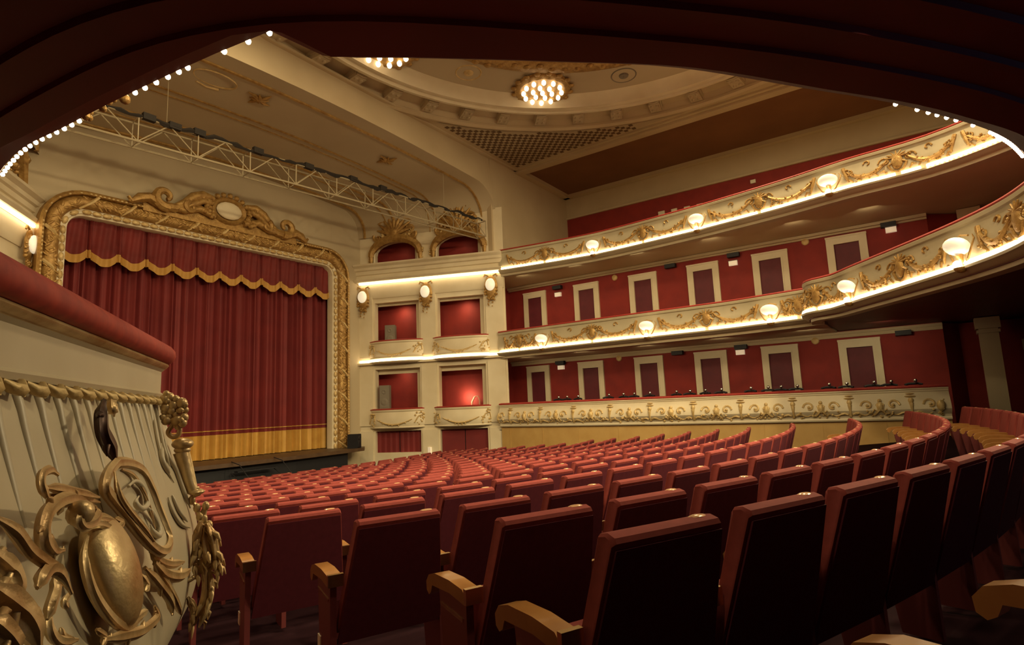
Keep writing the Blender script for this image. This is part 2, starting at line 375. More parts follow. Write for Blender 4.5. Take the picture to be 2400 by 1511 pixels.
# rear returns behind the side boxes, with the pillars
m = MB()
m.add([(20.6, -.75, z) for z in (-.3, 3.2)] + [(21.3, -1.15, z) for z in (-.3, 3.2)] + [(21.6, -3.5, z) for z in (-.3, 3.2)], [(0, 1, 3, 2), (2, 3, 5, 4)])
m.add([(20.6, -.75, z) for z in (3.4, 6.44)] + [(21.5, -1.9, z) for z in (3.4, 6.44)], [(0, 1, 3, 2)])
m.add([(22.6, -2.6, z) for z in (3.4, 6.44)] + [(23.2, -6, z) for z in (3.4, 6.44)], [(0, 1, 3, 2)])
tag(m.build('wall_rear_return', 'red_wall'), 'red wall turning into the dark rear corner', 'wall', kind='structure')
def pilaster(x, y, z0, z1, w_, d_, name, label, rot):
    T = Matrix.Translation((x, y, 0)) @ Matrix.Rotation(rot, 4, 'Z')
    m = MB()
    m.box((-w_ / 2, -d_ / 2, z0), (w_ / 2, d_ / 2, z1 - .3), T)
    m.box((-w_ / 2 - .04, -d_ / 2 - .04, z1 - .42), (w_ / 2 + .04, d_ / 2 + .04, z1 - .34), T)
    m.box((-w_ / 2 - .06, -d_ / 2 - .06, z1 - .3), (w_ / 2 + .06, d_ / 2 + .06, z1), T)
    for s in (-1, 1): m.box((s * w_ * .36 - .03, -d_ / 2 - .02, z0 + .3), (s * w_ * .36 + .03, -d_ / 2, z1 - .5), T)
    m.box((-w_ * .36, -d_ / 2 - .02, z1 - .56), (w_ * .36, -d_ / 2, z1 - .5), T)
    m.box((-w_ / 2 - .03, -d_ / 2 - .03, z0), (w_ / 2 + .03, d_ / 2 + .03, z0 + .3), T)
    return tag(m.build(name, 'ceiling_cream'), label, 'pillar', kind='structure')
pilaster(20.35, -1.72, 0, 3.2, .42, .4, 'column_1', 'cream pillar beside the rear stalls seats', math.radians(88))
pilaster(21.2, -3.0, 0, 2.6, .9, .2, 'column_2', 'panelled cream pier in the dark rear corner', math.radians(80))
pilaster(20.9, -1.75, 3.4, 6.44, .42, .3, 'column_3', 'cream panelled pilaster on the rear wall of the lower balcony', math.radians(85))
# wood wainscot under the box front
m = MB(); P = BF.rows()
m.sweep(P, [(-.06, -1.35), (-.06, .56), (-.3, .56), (-.3, -1.35)], closed=True)
for d in [1.5 * k + .4 for k in range(9)]:
    a = BF.rows(d, d + .02); m.sweep(a, [(-.05, -1.3), (-.05, .56), (-.06, .56), (-.06, -1.3)], closed=True)
tag(m.build('wall_wainscot', 'wainscot_wood'), 'pale wood panelling under the side box front', 'wall', kind='structure')
# ================================================================ BALCONY FRONTS
def garland(P, d0, d1, z0, h, face, mb, seed, big=True):
    """one bay of gilded relief: two swags meeting at a centre shield, leaves and rosettes; face(z) = offset of the front surface"""
    R = random.Random(seed); mid = (d0 + d1) / 2; L = d1 - d0
    def at(d, z, o=.012): return P.xyz(d, face(z) + o, z)
    _, n_ = P.at(mid); tx = Vector((-n_.y, n_.x, 0))
    for s in (-1, 1):
        pts = []
        for k in range(13):
            t = k / 12; pts.append(at(mid + s * (.16 + t * (L * .47 - .16)), z0 + h * (.82 - .58 * math.sin(math.pi * t) ** .8)))
        mb.tube(pts, [.026 + .030 * math.sin(math.pi * k / 12) for k in range(13)], 6)
        for k in range(1, 12):
            for q in range(2):
                p = pts[k] + Vector((R.uniform(-.04, .04), R.uniform(-.04, .04), R.uniform(-.07, .07))); r = R.uniform(.022, .042); mb.ell(p, (r * 1.3, 0, 0), (0, r, 0), (0, 0, r), 6, 4)
        for (dd, zz, r0, tn) in ((.26, .62, .15, 1), (L * .46 - .12, .62, .12, -1), (L * .25, .80, .09, 1)):
            pts = []
            for k in range(9):
                t = k / 8; a = t * 4.6 * tn; r = r0 * (1 - t * .7); pts.append(at(mid + s * (dd + r * math.cos(a)), z0 + h * zz + r * math.sin(a)))
            mb.tube(pts, .022, 5)
        pts = [at(mid + s * (L * .47 - .02 * k), z0 + h * (.88 - .12 * k), .012) for k in range(7)]
        mb.tube(pts, [.045, .05, .04, .045, .035, .03, .012], 6)
        for k in range(5):
            x = .2 + .62 * k / 4; p0 = at(mid + s * L * .47 * x, z0 + h * .10); mb.tube([p0, at(mid + s * (L * .47 * x + .06), z0 + h * .26), at(mid + s * (L * .47 * x + .15), z0 + h * .22)], [.02, .028, .008], 5)
    c = at(mid, z0 + h * .52, .02)
    mb.ell(c, tx * .13, Vector((n_.x, n_.y, 0)) * .045, Vector((0, 0, h * .34)), 10, 6)
    for k in range(7):
        a = math.pi * (.02 + .16 * k); mb.tube([c + Vector((0, 0, h * .2)), c + tx * .24 * math.cos(a) + Vector((0, 0, h * .22 + .16 * math.sin(a)))], [.035, .014], 5)
    for s in (-1, 1): mb.tube([c + tx * .10 * s, c + tx * .20 * s - Vector((0, 0, h * .1)), c + tx * .12 * s - Vector((0, 0, h * .36)), c - Vector((0, 0, h * .45))], [.03, .035, .03, .02], 5)
    for k in range(14):
        r = R.uniform(.02, .036); mb.ell(at(mid + R.uniform(-.47, .47) * L, z0 + h * R.uniform(.06, .34)), (r * 1.4, 0, 0), (0, r, 0), (0, 0, r), 6, 4)

def front_profile(z0, h):
    """cream parapet: soffit lip, lamp shelf, bowed front, cap"""
    outer = [(-.42, z0 - .21), (-.16, z0 - .21), (-.15, z0 - .13), (-.06, z0 - .11), (-.02, z0 - .07), (.05, z0 - .04), (.06, z0), (.03, z0 + .015), (-.08, z0 + .02), (-.09, z0 + .07),
             (-.05, z0 + .16), (-.035, z0 + .27), (-.05, z0 + .40), (-.09, z0 + h - .14), (-.085, z0 + h - .10), (-.045, z0 + h - .08), (-.035, z0 + h - .02), (-.06, z0 + h), (-.24, z0 + h), (-.25, z0 - .02), (-.42, z0 - .05)]
    return outer
def face_off(z0, h):
    zs = [z0 + .02, z0 + .07, z0 + .16, z0 + .27, z0 + .40, z0 + h - .14]; os_ = [-.08, -.09, -.05, -.035, -.05, -.09]
    def f(z):
        if z <= zs[0]: return os_[0]
        for a, b, c, d in zip(zs, zs[1:], os_, os_[1:]):
            if z <= b: return c + (d - c) * (z - a) / (b - a)
        return os_[-1]
    return f
def balcony_front(P, z0, h, lamps, label, d_lo, d_hi, bays, strip_gap=.13, bulbs=None, lip=None, extra=()):
    e = empty('balcony_balustrade', label, 'balcony front', (*P.p[0], z0))
    M_ = Matrix.Translation((-P.p[0].x, -P.p[0].y, -z0))
    def done(m, name, ms, smooth=35):
        m.v = [tuple(M_ @ Vector(p)) for p in m.v]; return m.build(name, ms, e, smooth)
    pr = front_profile(z0, h)
    if lip:
        m = MB(); m.sweep(P.rows(0, lip), pr, closed=True); done(m, 'parapet', 'parapet_cream')
        m = MB(); m.sweep(P.rows(lip), [(-.30, z0 - .02), (.055, z0 - .02)] + pr[6:-1], closed=True); done(m, 'parapet', 'parapet_cream')
        m = MB(); m.sweep(P.rows(lip), [(-.42, z0 - .13), (-.20, z0 - .13), (-.15, z0 - .10), (-.04, z0 - .065), (.05, z0 - .035), (.058, z0 - .018), (-.10, z0 - .018), (-.42, z0 - .03)], closed=True); done(m, 'soffit_lip', 'red_dark')
    else:
        m = MB(); m.sweep(P.rows(), pr, closed=True); done(m, 'parapet', 'parapet_cream')
    m = MB(); zt = z0 + h
    m.sweep(P.rows(), [(-.055, zt), (-.04, zt + .02), (-.06, zt + .05), (-.15, zt + .065), (-.23, zt + .05), (-.25, zt + .02), (-.24, zt)], closed=True); done(m, 'rail_cushion', 'rail_red')
    f = face_off(z0, h)
    for i, (a, b) in enumerate(bays):
        m = MB(); garland(P, a, b, z0 + .08, h - .22, f, m, hash((i, int(z0))) & 255); done(m, 'garland', 'gold', 50)
    # lamp strips between the lamp brackets
    cuts = sorted([d_lo] + [d for d in lamps] + [d for d in [(a + b) / 2 for a, b in bays]] + [d_hi])
    for a, b in zip(cuts, cuts[1:]):
        if b - a < .35: continue
        m = MB(); n_ = max(2, int((b - a) / .3))
        m.tube([P.xyz(a + strip_gap / 2 + (b - a - strip_gap) * k / n_, -.005, z0 + .052) for k in range(n_ + 1)], .048, 6); done(m, 'light_strip', 'strip')
    for a, b in extra:
        m = MB(); n_ = int((b - a) / .3); m.tube([P.xyz(a + (b - a) * k / n_, -.005, z0 + .052) for k in range(n_ + 1)], .048, 6); done(m, 'light_strip', 'strip')
    if bulbs:
        for a, b, st, every in bulbs:
            ds = a if isinstance(a, list) else [a + st * k for k in range(int((b - a) / st) + 1)]
            for d in ds:
                m = MB(); m.ell(P.xyz(d, .082, z0 - .012), (.0145, 0, 0), (0, .0145, 0), (0, 0, .016), 8, 6); done(m, 'light_bulb', 'bulb', 60)
    return e
def bowl_lamp(P, d, z0, label, grp, kx=1.0):
    p, n_ = P.at(d); rz = math.atan2(n_.y, n_.x) - math.pi / 2      # local +y = into the house
    e = empty('bowl_lamp', label, 'lamp', (*p, z0), grp, rz)
    m = MB(); m.ell((0, .07, .36), (.25 * kx, 0, 0), (0, .15, 0), (0, .06, .15), 16, 10); m.build('glass_bowl', 'bowl_glass', e, 60)
    m = MB()
    T = Matrix.Translation((0, .05, 0))
    m.lathe([(.0, -.10), (.05, -.09), (.09, -.05), (.105, -.01), (.08, .0), (.05, .01)], 12, T)
    m.tube([(0, .0, .0), (0, .02, .12), (0, .05, .22)], [.03, .03, .07], 8)
    for s in (-1, 1):
        m.tube([(s * .06, .0, .04), (s * .17, .03, .10), (s * .26, .02, .26), (s * .31, -.02, .42), (s * .25, -.04, .50)], [.02, .022, .018, .016, .008], 6)
    m.tube([(-.18, -.02, .50), (0, -.02, .55), (.18, -.02, .50)], .018, 6)
    m.build('bracket', 'gold', e, 50)
    m = MB(); m.ball((0, .10, .05), .065, 10, 6); m.build('lower_bulb', 'bulb', e, 60)
    return e
# lower side balcony
zT1 = 3.37
lampd = [T1S.dist_at(17.69, 11.0), T1S.dist_at(17.7, 7.0), T1S.dist_at(17.45, 3.3)]
def bays_between(ds): return [(a + .28, b - .28) for a, b in zip(ds, ds[1:])]
b1 = bays_between([-.6, lampd[0], lampd[1], lampd[2], T1S.L + .5]); b1[0] = (.25, b1[0][1]); b1[-1] = (b1[-1][0], T1S.L - .1)
balcony_front(T1S, zT1, .80, lampd, 'cream and gilt front of the lower side balcony', .05, T1S.L - .03, b1)
for i, d in enumerate(lampd):
    bowl_lamp(T1S, d, zT1, 'bowl lamp on the lower balcony front, %s from the stage boxes' % ORD[i + 1], 'bowl lamps on the lower balcony')
# rear balcony, curving overhead
dA = T1R.dist_at(14.9, .95); dB = T1R.dist_at(12.2, -.85)
dC = T1R.dist_at(9.6, -1.6)
lr = [dA - .15, dB + .0, dC]
dl = T1R.dist_at(4.4, .1)
br = [(.35, lr[0] - .3), (lr[0] + .3, lr[1] - .3), (lr[1] + .3, lr[2] - .3), (lr[2] + .3, lr[2] + 2.6)]
BY = [2.53, 2.68, 2.86, 3.16, 3.24, 3.34, 3.45, 3.56, 3.66] + [4.30 + .095 * k for k in range(16)]
def d_for_y(y):
    i = [k for k in range(len(T1R.p) - 1) if T1R.p[k].x < 1.9 and T1R.p[k].y <= y <= T1R.p[k + 1].y][0]
    return T1R.l[i] + (T1R.l[i + 1] - T1R.l[i]) * (y - T1R.p[i].y) / (T1R.p[i + 1].y - T1R.p[i].y)
BX = [4.62, 4.82, 4.93, 5.02, 5.12, 5.22, 5.42] + [5.68 + .055 * k for k in range(16)]
def d_for_x(x):
    i = [k for k in range(len(T1R.p) - 1) if T1R.p[k].x >= x >= T1R.p[k + 1].x][0]
    return T1R.l[i] + (T1R.l[i + 1] - T1R.l[i]) * (T1R.p[i].x - x) / (T1R.p[i].x - T1R.p[i + 1].x)
dov0 = T1R.dist_at(6.6, -1.05) + 0 * T1R.dist_at(5.46, -.69); dcor = T1R.dist_at(1.55, 2.62); dend = T1R.dist_at(1.17, 5.46)
rear = balcony_front(T1R, zT1, .80, lr, 'cream and gilt rear balcony front that curves round overhead', .04, dov0 - .25, br,
    bulbs=[([d_for_x(x) for x in BX], 0, 1, 1), ([d_for_y(y) for y in BY], 0, 1, 1)], lip=lr[2], extra=[(d_for_x(9.0), d_for_x(6.6)), (d_for_x(4.5), d_for_y(2.50)), (d_for_y(6.0), T1R.L - .1)])
E_ = dov0
for i, d in enumerate(lr[:2]):
    bowl_lamp(T1R, d, zT1, ['bowl lamp just past the step in the lower balcony front', 'larger bowl lamp further round the rear balcony front, past the step'][i], 'bowl lamps on the rear balcony')
m = MB(); R = random.Random(21)
for k in range(26): m.ball(T1R.xyz(d_for_y(3.72) + .55 * R.random(), .075 + R.uniform(-.01, .035), zT1 + R.uniform(-.02, .12)) - Vector(rear.location), R.uniform(.018, .034), 7, 5)
m.build('edge_rosette', 'gold', rear, 50)
# mouldings under the overhead rear soffit
OVH = Path([(7.84, -1.42), (6.76, -1.13), (5.46, -.69), (4.47, -.1), (3.89, .34), (3.15, .93), (2.6, 1.5), (2.02, 2.05), (1.60, 2.62), (1.45, 3.1), (1.29, 4.2), (1.22, 5.5), (1.4, 8)], .2)
m = MB()
for o, r in ((-.34, .045), (-.58, .05), (-.85, .05)):
    pts = [Vector((x + nx_ * o, y + ny_ * o, 3.245)) for x, y, nx_, ny_ in OVH.rows()]
    pts = [sum((pts[min(max(i + q, 0), len(pts) - 1)] for q in range(-3, 4)), Vector()) / 7 for i in range(len(pts))]
    m.tube(pts, r, 6)
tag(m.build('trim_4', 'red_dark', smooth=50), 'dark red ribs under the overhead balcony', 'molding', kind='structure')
# upper gallery front
zT2 = 6.62
l2 = [T2.dist_at(18.35, 9.0), T2.dist_at(18.05, 5.0), T2.dist_at(17.1, 1.2), T2.dist_at(14.5, -3.5)]
b2 = bays_between([-.6] + l2); b2[0] = (.25, b2[0][1])
dB2 = T2.dist_at(16.75, -.7)
# split the long bays in two so that the relief keeps its scale
def split(bs, mx=2.6):
    o = []
    for a, b in bs:
        k = max(1, round((b - a) / mx)); o += [(a + (b - a) * i / k, a + (b - a) * (i + 1) / k) for i in range(k)]
    return o
balcony_front(T2, zT2, .80, l2, 'cream and gilt front of the upper gallery', .05, dB2 - .1, split(b2), bulbs=[(dB2, dB2 + 2.6, .10, 1)], extra=[(dB2 + 2.8, T2.L - .1)])
for i, d in enumerate(l2[:3]):
    bowl_lamp(T2, d, zT2, 'bowl lamp on the upper gallery front, %s from the stage boxes' % ORD[i + 1], 'bowl lamps on the upper gallery')
# ================================================================ SIDE BOX FRONT (stalls level, far side)
e = empty('box_balustrade', 'long cream box front with gilt vases and scrolls above the far seats', 'box front', (*BF.p[0], .6))
def rel(m, o): q = Vector(o.location); m.v = [tuple(Vector(p) - q) for p in m.v]; return m
m = MB()
m.sweep(BF.rows(), [(-.20, .56), (.02, .56), (.04, .60), (.02, .64), (.03, .70), (.10, .76), (.15, .84), (.14, .96), (.08, 1.10), (.03, 1.22), (.01, 1.27), (.03, 1.29), (.03, 1.33), (.06, 1.345), (.06, 1.375), (-.20, 1.375)], closed=True)
rel(m, e).build('parapet', 'cream', e, 35)
m = MB(); m.sweep(BF.rows(), [(.05, 1.375), (.07, 1.40), (.05, 1.43), (-.08, 1.45), (-.20, 1.43), (-.21, 1.375)], closed=True); rel(m, e).build('rail_cushion', 'rail_red', e, 40)
def bf_face(z):
    zs = [.64, .70, .76, .84, .96, 1.10, 1.22, 1.27]; os_ = [.02, .03, .10, .15, .14, .08, .03, .01]
    for a, b, c, d in zip(zs, zs[1:], os_, os_[1:]):
        if a <= z <= b: return c + (d - c) * (z - a) / (b - a)
    return .01
npan = 10; pl = BF.L / npan
for i in range(npan):
    m = MB(); d0 = .55 + i * pl; R = random.Random(i)
    def at(d, z, o=.01): return BF.xyz(d, bf_face(z) + o, z)
    _, n_ = BF.at(d0); tx = Vector((-n_.y, n_.x, 0)); nn = Vector((n_.x, n_.y, 0))
    # vase / console motif
    m.ell(at(d0, 1.17), tx * .13, nn * .05, Vector((0, 0, .025)), 8, 4); m.ell(at(d0, 1.235), tx * .10, nn * .05, Vector((0, 0, .02)), 8, 4)
    m.ell(at(d0, 1.06), tx * .065, nn * .05, Vector((0, 0, .085)), 8, 6); m.tube([at(d0, 1.0), at(d0, .88), at(d0, .70)], [.055, .035, .05], 6)
    for s in (-1, 1):
        pts = [at(d0 + s * (.06 + .075 * k), .74 + .035 * math.sin(k * 1.3)) for k in range(6)]; m.tube(pts, [.03, .028, .026, .024, .02, .012], 5)
        pts = []
        for k in range(10):
            t = k / 9; a = t * 5.2; r = .15 * (1 - t * .72); pts.append(at(d0 + s * (.40 + r * math.cos(a) * -1), .96 + r * math.sin(a)))
        m.tube(pts, .028, 6)
        m.ball(at(d0 + s * .40, .96), .045, 6, 4)
        for q in range(6): m.ball(at(d0 + s * R.uniform(.15, .75), R.uniform(.66, .84)), R.uniform(.025, .045), 6, 4)
        m.tube([at(d0 + s * .56, .72), at(d0 + s * .66, .84), at(d0 + s * .62, .98), at(d0 + s * .70, 1.08)], [.03, .04, .03, .012], 6)
    if i < npan - 1:
        dm = d0 + pl / 2
        m.ell(at(dm, .92), tx * .085, nn * .06, Vector((0, 0, .13)), 8, 5); m.ball(at(dm, 1.08), .055, 6, 4)
        for s in (-1, 1): m.tube([at(dm + s * .05, .80), at(dm + s * .14, .86), at(dm + s * .20, .76), at(dm + s * .10, .70)], [.02, .024, .02, .012], 5)
        for k in range(8): m.ball(at(dm + R.uniform(-.3, .3), R.uniform(.68, .80)), R.uniform(.015, .03), 6, 4)
    if i == npan - 1:
        m.ell(at(d0 + .62, .92), tx * .10, nn * .07, Vector((0, 0, .14)), 10, 6)
    rel(m, e).build('gilt_relief', 'gold_pale', e, 50)
# ================================================================ STAGE BOXES WALL
P0 = Vector((16.0, 18.5, 0)); DBv = Vector((2.1, -5.2, 0)).normalized(); NBv = Vector((DBv.y, -DBv.x, 0)); NBv = -NBv if NBv.x > 0 else NBv
def bx(s, o, z): return P0 + DBv * s + NBv * o + Vector((0, 0, z))
OP = [(.39, 2.34), (3.15, 5.09)]
LEV = [(-.32, .53), (1.38, 3.02), (4.12, 5.78)]
m = MB()
def wpanel(s0, s1, z0, z1): m.quad(bx(s0, 0, z0), bx(s1, 0, z0), bx(s1, 0, z1), bx(s0, 0, z1))
S0, S1 = -.5, 5.98
for s0, s1 in ((S0, OP[0][0]), (OP[0][1], OP[1][0]), (OP[1][1], S1)): wpanel(s0, s1, -1.35, 9.3)
for k, (s0, s1) in enumerate(OP):
    zz = [-1.35] + [z for lv in LEV for z in lv]
    if k == 1: zz[0] = zz[1] = -1.1
    for a, b in ((zz[0], zz[1]), (zz[2], zz[3]), (zz[4], zz[5]), (zz[6], 7.4)):
        if b - a > .01: wpanel(s0, s1, a, b)
    for j, (z0, z1) in enumerate(LEV):
        if k == 1 and j == 0: z0 = -1.1
        for dd in ((s0, z0, s1, z0), (s1, z0, s1, z1), (s1, z1, s0, z1), (s0, z1, s0, z0)):
            m.quad(bx(dd[0], 0, dd[1]), bx(dd[2], 0, dd[3]), bx(dd[2], -.3, dd[3]), bx(dd[0], -.3, dd[1]))
    # arched openings
    c, r = (s0 + s1) / 2, (s1 - s0) / 2; cv = []
    for i in range(13):
        a = math.pi * i / 12; cv.append((c - r * math.cos(a), 7.85 + .5 * math.sin(a) ** .9))
    cv = [(s0, 7.4)] + cv + [(s1, 7.4)]
    for a, b in zip(cv, cv[1:]):
        m.quad(bx(a[0], 0, a[1]), bx(b[0], 0, b[1]), bx(b[0], 0, 9.3), bx(a[0], 0, 9.3)); m.quad(bx(a[0], 0, a[1]), bx(b[0], 0, b[1]), bx(b[0], -.3, b[1]), bx(a[0], -.3, a[1]))
    m.tube([bx(a[0], .0, a[1]) for a in cv], .05, 6)
# pilaster strips and the return at the balcony end
for s0, s1 in ((-.42, .30), (2.42, 3.07), (5.18, 5.90)):
    for z0, z1 in ((-1.3, .55), (.75, 3.1), (3.55, 6.35)):
        a = [bx(s0, 0, z0), bx(s1, 0, z0), bx(s1, .05, z0), bx(s0, .05, z0)]
        m.add(a + [p + Vector((0, 0, z1 - z0)) for p in a], [(3, 2, 6, 7), (0, 3, 7, 4), (1, 2, 6, 5), (4, 5, 6, 7)])
q0, q1 = bx(S1, 0, 0), Vector((18.78, 13.32, 0))
m.quad(q0 + Vector((0, 0, -1.3)), q1 + Vector((0, 0, -1.3)), q1 + Vector((0, 0, 9.3)), q0 + Vector((0, 0, 9.3)))
q2 = Vector((18.78, 14.45, 0)); m.quad(q1 + Vector((0, 0, .3)), q2 + Vector((0, 0, .3)), q2 + Vector((0, 0, 6.5)), q1 + Vector((0, 0, 6.5)))
tag(m.build('wall_boxes', 'cream', smooth=30), 'cream wall of stage boxes beside the curtain', 'wall', kind='structure')
# rooms inside the boxes
for k, (s0, s1) in enumerate(OP):
    m = MB()
    for z0, z1 in ((.9, 3.25), (3.6, 6.1), (6.9, 8.6)):
        a, b, dp = s0 - .25, s1 + (.1 if k == 0 else 0), -.9
        m.cur = 0
        m.quad(bx(a, dp, z0), bx(b, dp, z0), bx(b, dp, z1), bx(a, dp, z1)); m.quad(bx(a, -.3, z0), bx(a, dp, z0), bx(a, dp, z1), bx(a, -.3, z1)); m.quad(bx(b, -.3, z0), bx(b, dp, z0), bx(b, dp, z1), bx(b, -.3, z1))
        m.quad(bx(a, -.3, z0), bx(b, -.3, z0), bx(b, dp, z0), bx(a, dp, z0)); m.cur = 1
        
        def post(sa, sb, oa, ob, za, zb):
            q = [bx(sa, oa, za), bx(sb, oa, za), bx(sb, ob, za), bx(sa, ob, za)]; m.add(q + [v + Vector((0, 0, zb - za)) for v in q], [(0, 1, 2, 3), (3, 2, 6, 7), (0, 3, 7, 4), (1, 2, 6, 5), (0, 1, 5, 4), (4, 5, 6, 7)])
        post(s1 - .24, s1, -.40, -.305, z0, z1 - .05)
        if z0 < 6: post(s0, s1, -.40, -.31, z1 - .42, z1 - .05)
        m.quad(bx(a, -.3, z1 - .02), bx(b, -.3, z1 - .02), bx(b, dp, z1 - .02), bx(a, dp, z1 - .02))
    tag(m.build('wall_box_interior', ['red_wall', 'cream']), ['red inside of the stage boxes next to the curtain', 'red inside of the stage boxes next to the side balcony'][k], 'wall', kind='structure')
# box parapets
for k, (s0, s1) in enumerate(OP):
    for j, (z0, h) in enumerate(((.64, .76), (3.42, .74))):
        lab = '%s box parapet with gilt corner relief, %s' % (['lower', 'upper'][j], ['beside the stage curtain'+'', 'beside the side balcony'][k])
        e = empty('box_parapet', lab, 'parapet', bx((s0 + s1) / 2, 0, z0), 'stage box parapets')
        a, b = s0 - .2, s1 + .16; L = b - a
        # bowed plan
        pts = [bx(a + L * t, .02 + .30 * (1 - abs(2 * t - 1) ** 3), 0) for t in [i / 14 for i in range(15)]]
        PB = Path([(p.x, p.y) for p in reversed(pts)], smooth=False)
        if (PB.n[5] - Vector((NBv.x, NBv.y))).length > 1: PB = Path([(p.x, p.y) for p in pts], smooth=False)
        m = MB(); m.sweep(PB.rows(), [(-.10, z0), (.0, z0), (.03, z0 + .03), (.0, z0 + .07), (.02, z0 + .12), (.05, z0 + .25), (.03, z0 + .42), (-.01, z0 + h - .12), (.02, z0 + h - .09), (.03, z0 + h - .03), (-.14, z0 + h - .03)], closed=True); rel(m, e).build('parapet', 'cream', e, 35)
        m = MB(); m.sweep(PB.rows(), [(.03, z0 + h - .03), (.04, z0 + h), (-.03, z0 + h + .03), (-.14, z0 + h), (-.14, z0 + h - .03)], closed=True); rel(m, e).build('rail_cushion', 'rail_red', e, 40)
        m = MB(); R = random.Random(k * 7 + j)
        for side in (.08, .92):
            d = PB.L * side
            for i in range(16):
                m.ball(PB.xyz(d + R.uniform(-.20, .20), .04, z0 + R.uniform(.10, h - .15)), R.uniform(.02, .045), 6, 4)
            m.tube([PB.xyz(d - .2, .05, z0 + .2), PB.xyz(d - .05, .06, z0 + .45), PB.xyz(d + .12, .05, z0 + .5), PB.xyz(d + .15, .05, z0 + .3)], .025, 5)
        m.tube([PB.xyz(PB.L * (.2 + .6 * i / 10), .06, z0 + .34 - .20 * math.sin(math.pi * i / 10)) for i in range(11)], [.015 + .02 * math.sin(math.pi * i / 10) for i in range(11)], 5)
        for i in range(10): m.ball(PB.xyz(PB.L * (.25 + .5 * i / 9), .06, z0 + .30 - .20 * math.sin(math.pi * i / 9) + R.uniform(-.04, .04)), .028, 6, 4)
        rel(m, e).build('gilt_relief', 'gold_pale', e, 50)
        if j == 1:
            m = MB(); m.tube([PB.xyz(PB.L * i / 10, .02, z0 - .06) for i in range(11)], .05, 6); rel(m, e).build('light_strip', 'strip', e)
            m = MB(); m.sweep(PB.rows(), [(-.3, z0 - .2), (-.02, z0 - .2), (.07, z0 - .14), (.08, z0 - .10), (-.3, z0 - .10)], closed=True); rel(m, e).build('strip_shelf', 'cream', e, 35)
# short lamp strip runs across the pilasters
e = empty('strip_light', 'bright lamp strip running across the stage box pilasters at balcony height', 'light strip', bx(2.7, .03, 3.36))
for a, b in ((-.25, .2), (2.5, 2.98), (5.25, 5.8)):
    m = MB(); m.tube([bx(a, .09, 3.36), bx(b, .09, 3.36)], .05, 6); rel(m, e).build('light_strip', 'strip', e)
m = MB()
for z0, z1, d in ((3.22, 3.30, .14),): 
    a = [bx(S0 + .1, 0, z0), bx(S1, 0, z0), bx(S1, d, z0), bx(S0 + .1, d, z0)]; m.add(a + [p + Vector((0, 0, z1 - z0)) for p in a], [(0, 1, 2, 3), (3, 2, 6, 7), (0, 3, 7, 4), (1, 2, 6, 5), (4, 5, 6, 7)])
rel(m, e).build('ledge', 'cream', e)
# upper cornice with its lamp strip
def box_cornice(P, label):
    e = empty('box_cornice', label, 'cornice', (*P.p[0], 6.6), kind='thing')
    m = MB()
    m.sweep(P.rows(), [(-.1, 5.98), (.03, 5.98), (.05, 6.05), (.06, 6.3), (.10, 6.5), (.10, 6.60), (.30, 6.66), (.36, 6.74), (.34, 6.78), (.20, 6.80), (.17, 6.95), (.22, 6.98), (.22, 7.12), (.28, 7.16), (.30, 7.26), (.40, 7.34), (.42, 7.40), (-.1, 7.40)], closed=True)
    rel(m, e).build('molding', 'cream', e, 30)
    m = MB(); n_ = 12; m.tube([P.xyz(.2 + (P.L - .3) * k / n_, .22, 6.60) for k in range(n_ + 1)], .05, 6); rel(m, e).build('light_strip', 'strip', e)
    return e
PC = Path([tuple(bx(5.95, 0, 0).xy), tuple(bx(-.4, 0, 0).xy)], smooth=False)
if PC.n[0].x > 0: PC = Path([tuple(bx(-.4, 0, 0).xy), tuple(bx(5.95, 0, 0).xy)], smooth=False)
box_cornice(PC, 'cream cornice with a glowing lamp strip above the stage boxes')
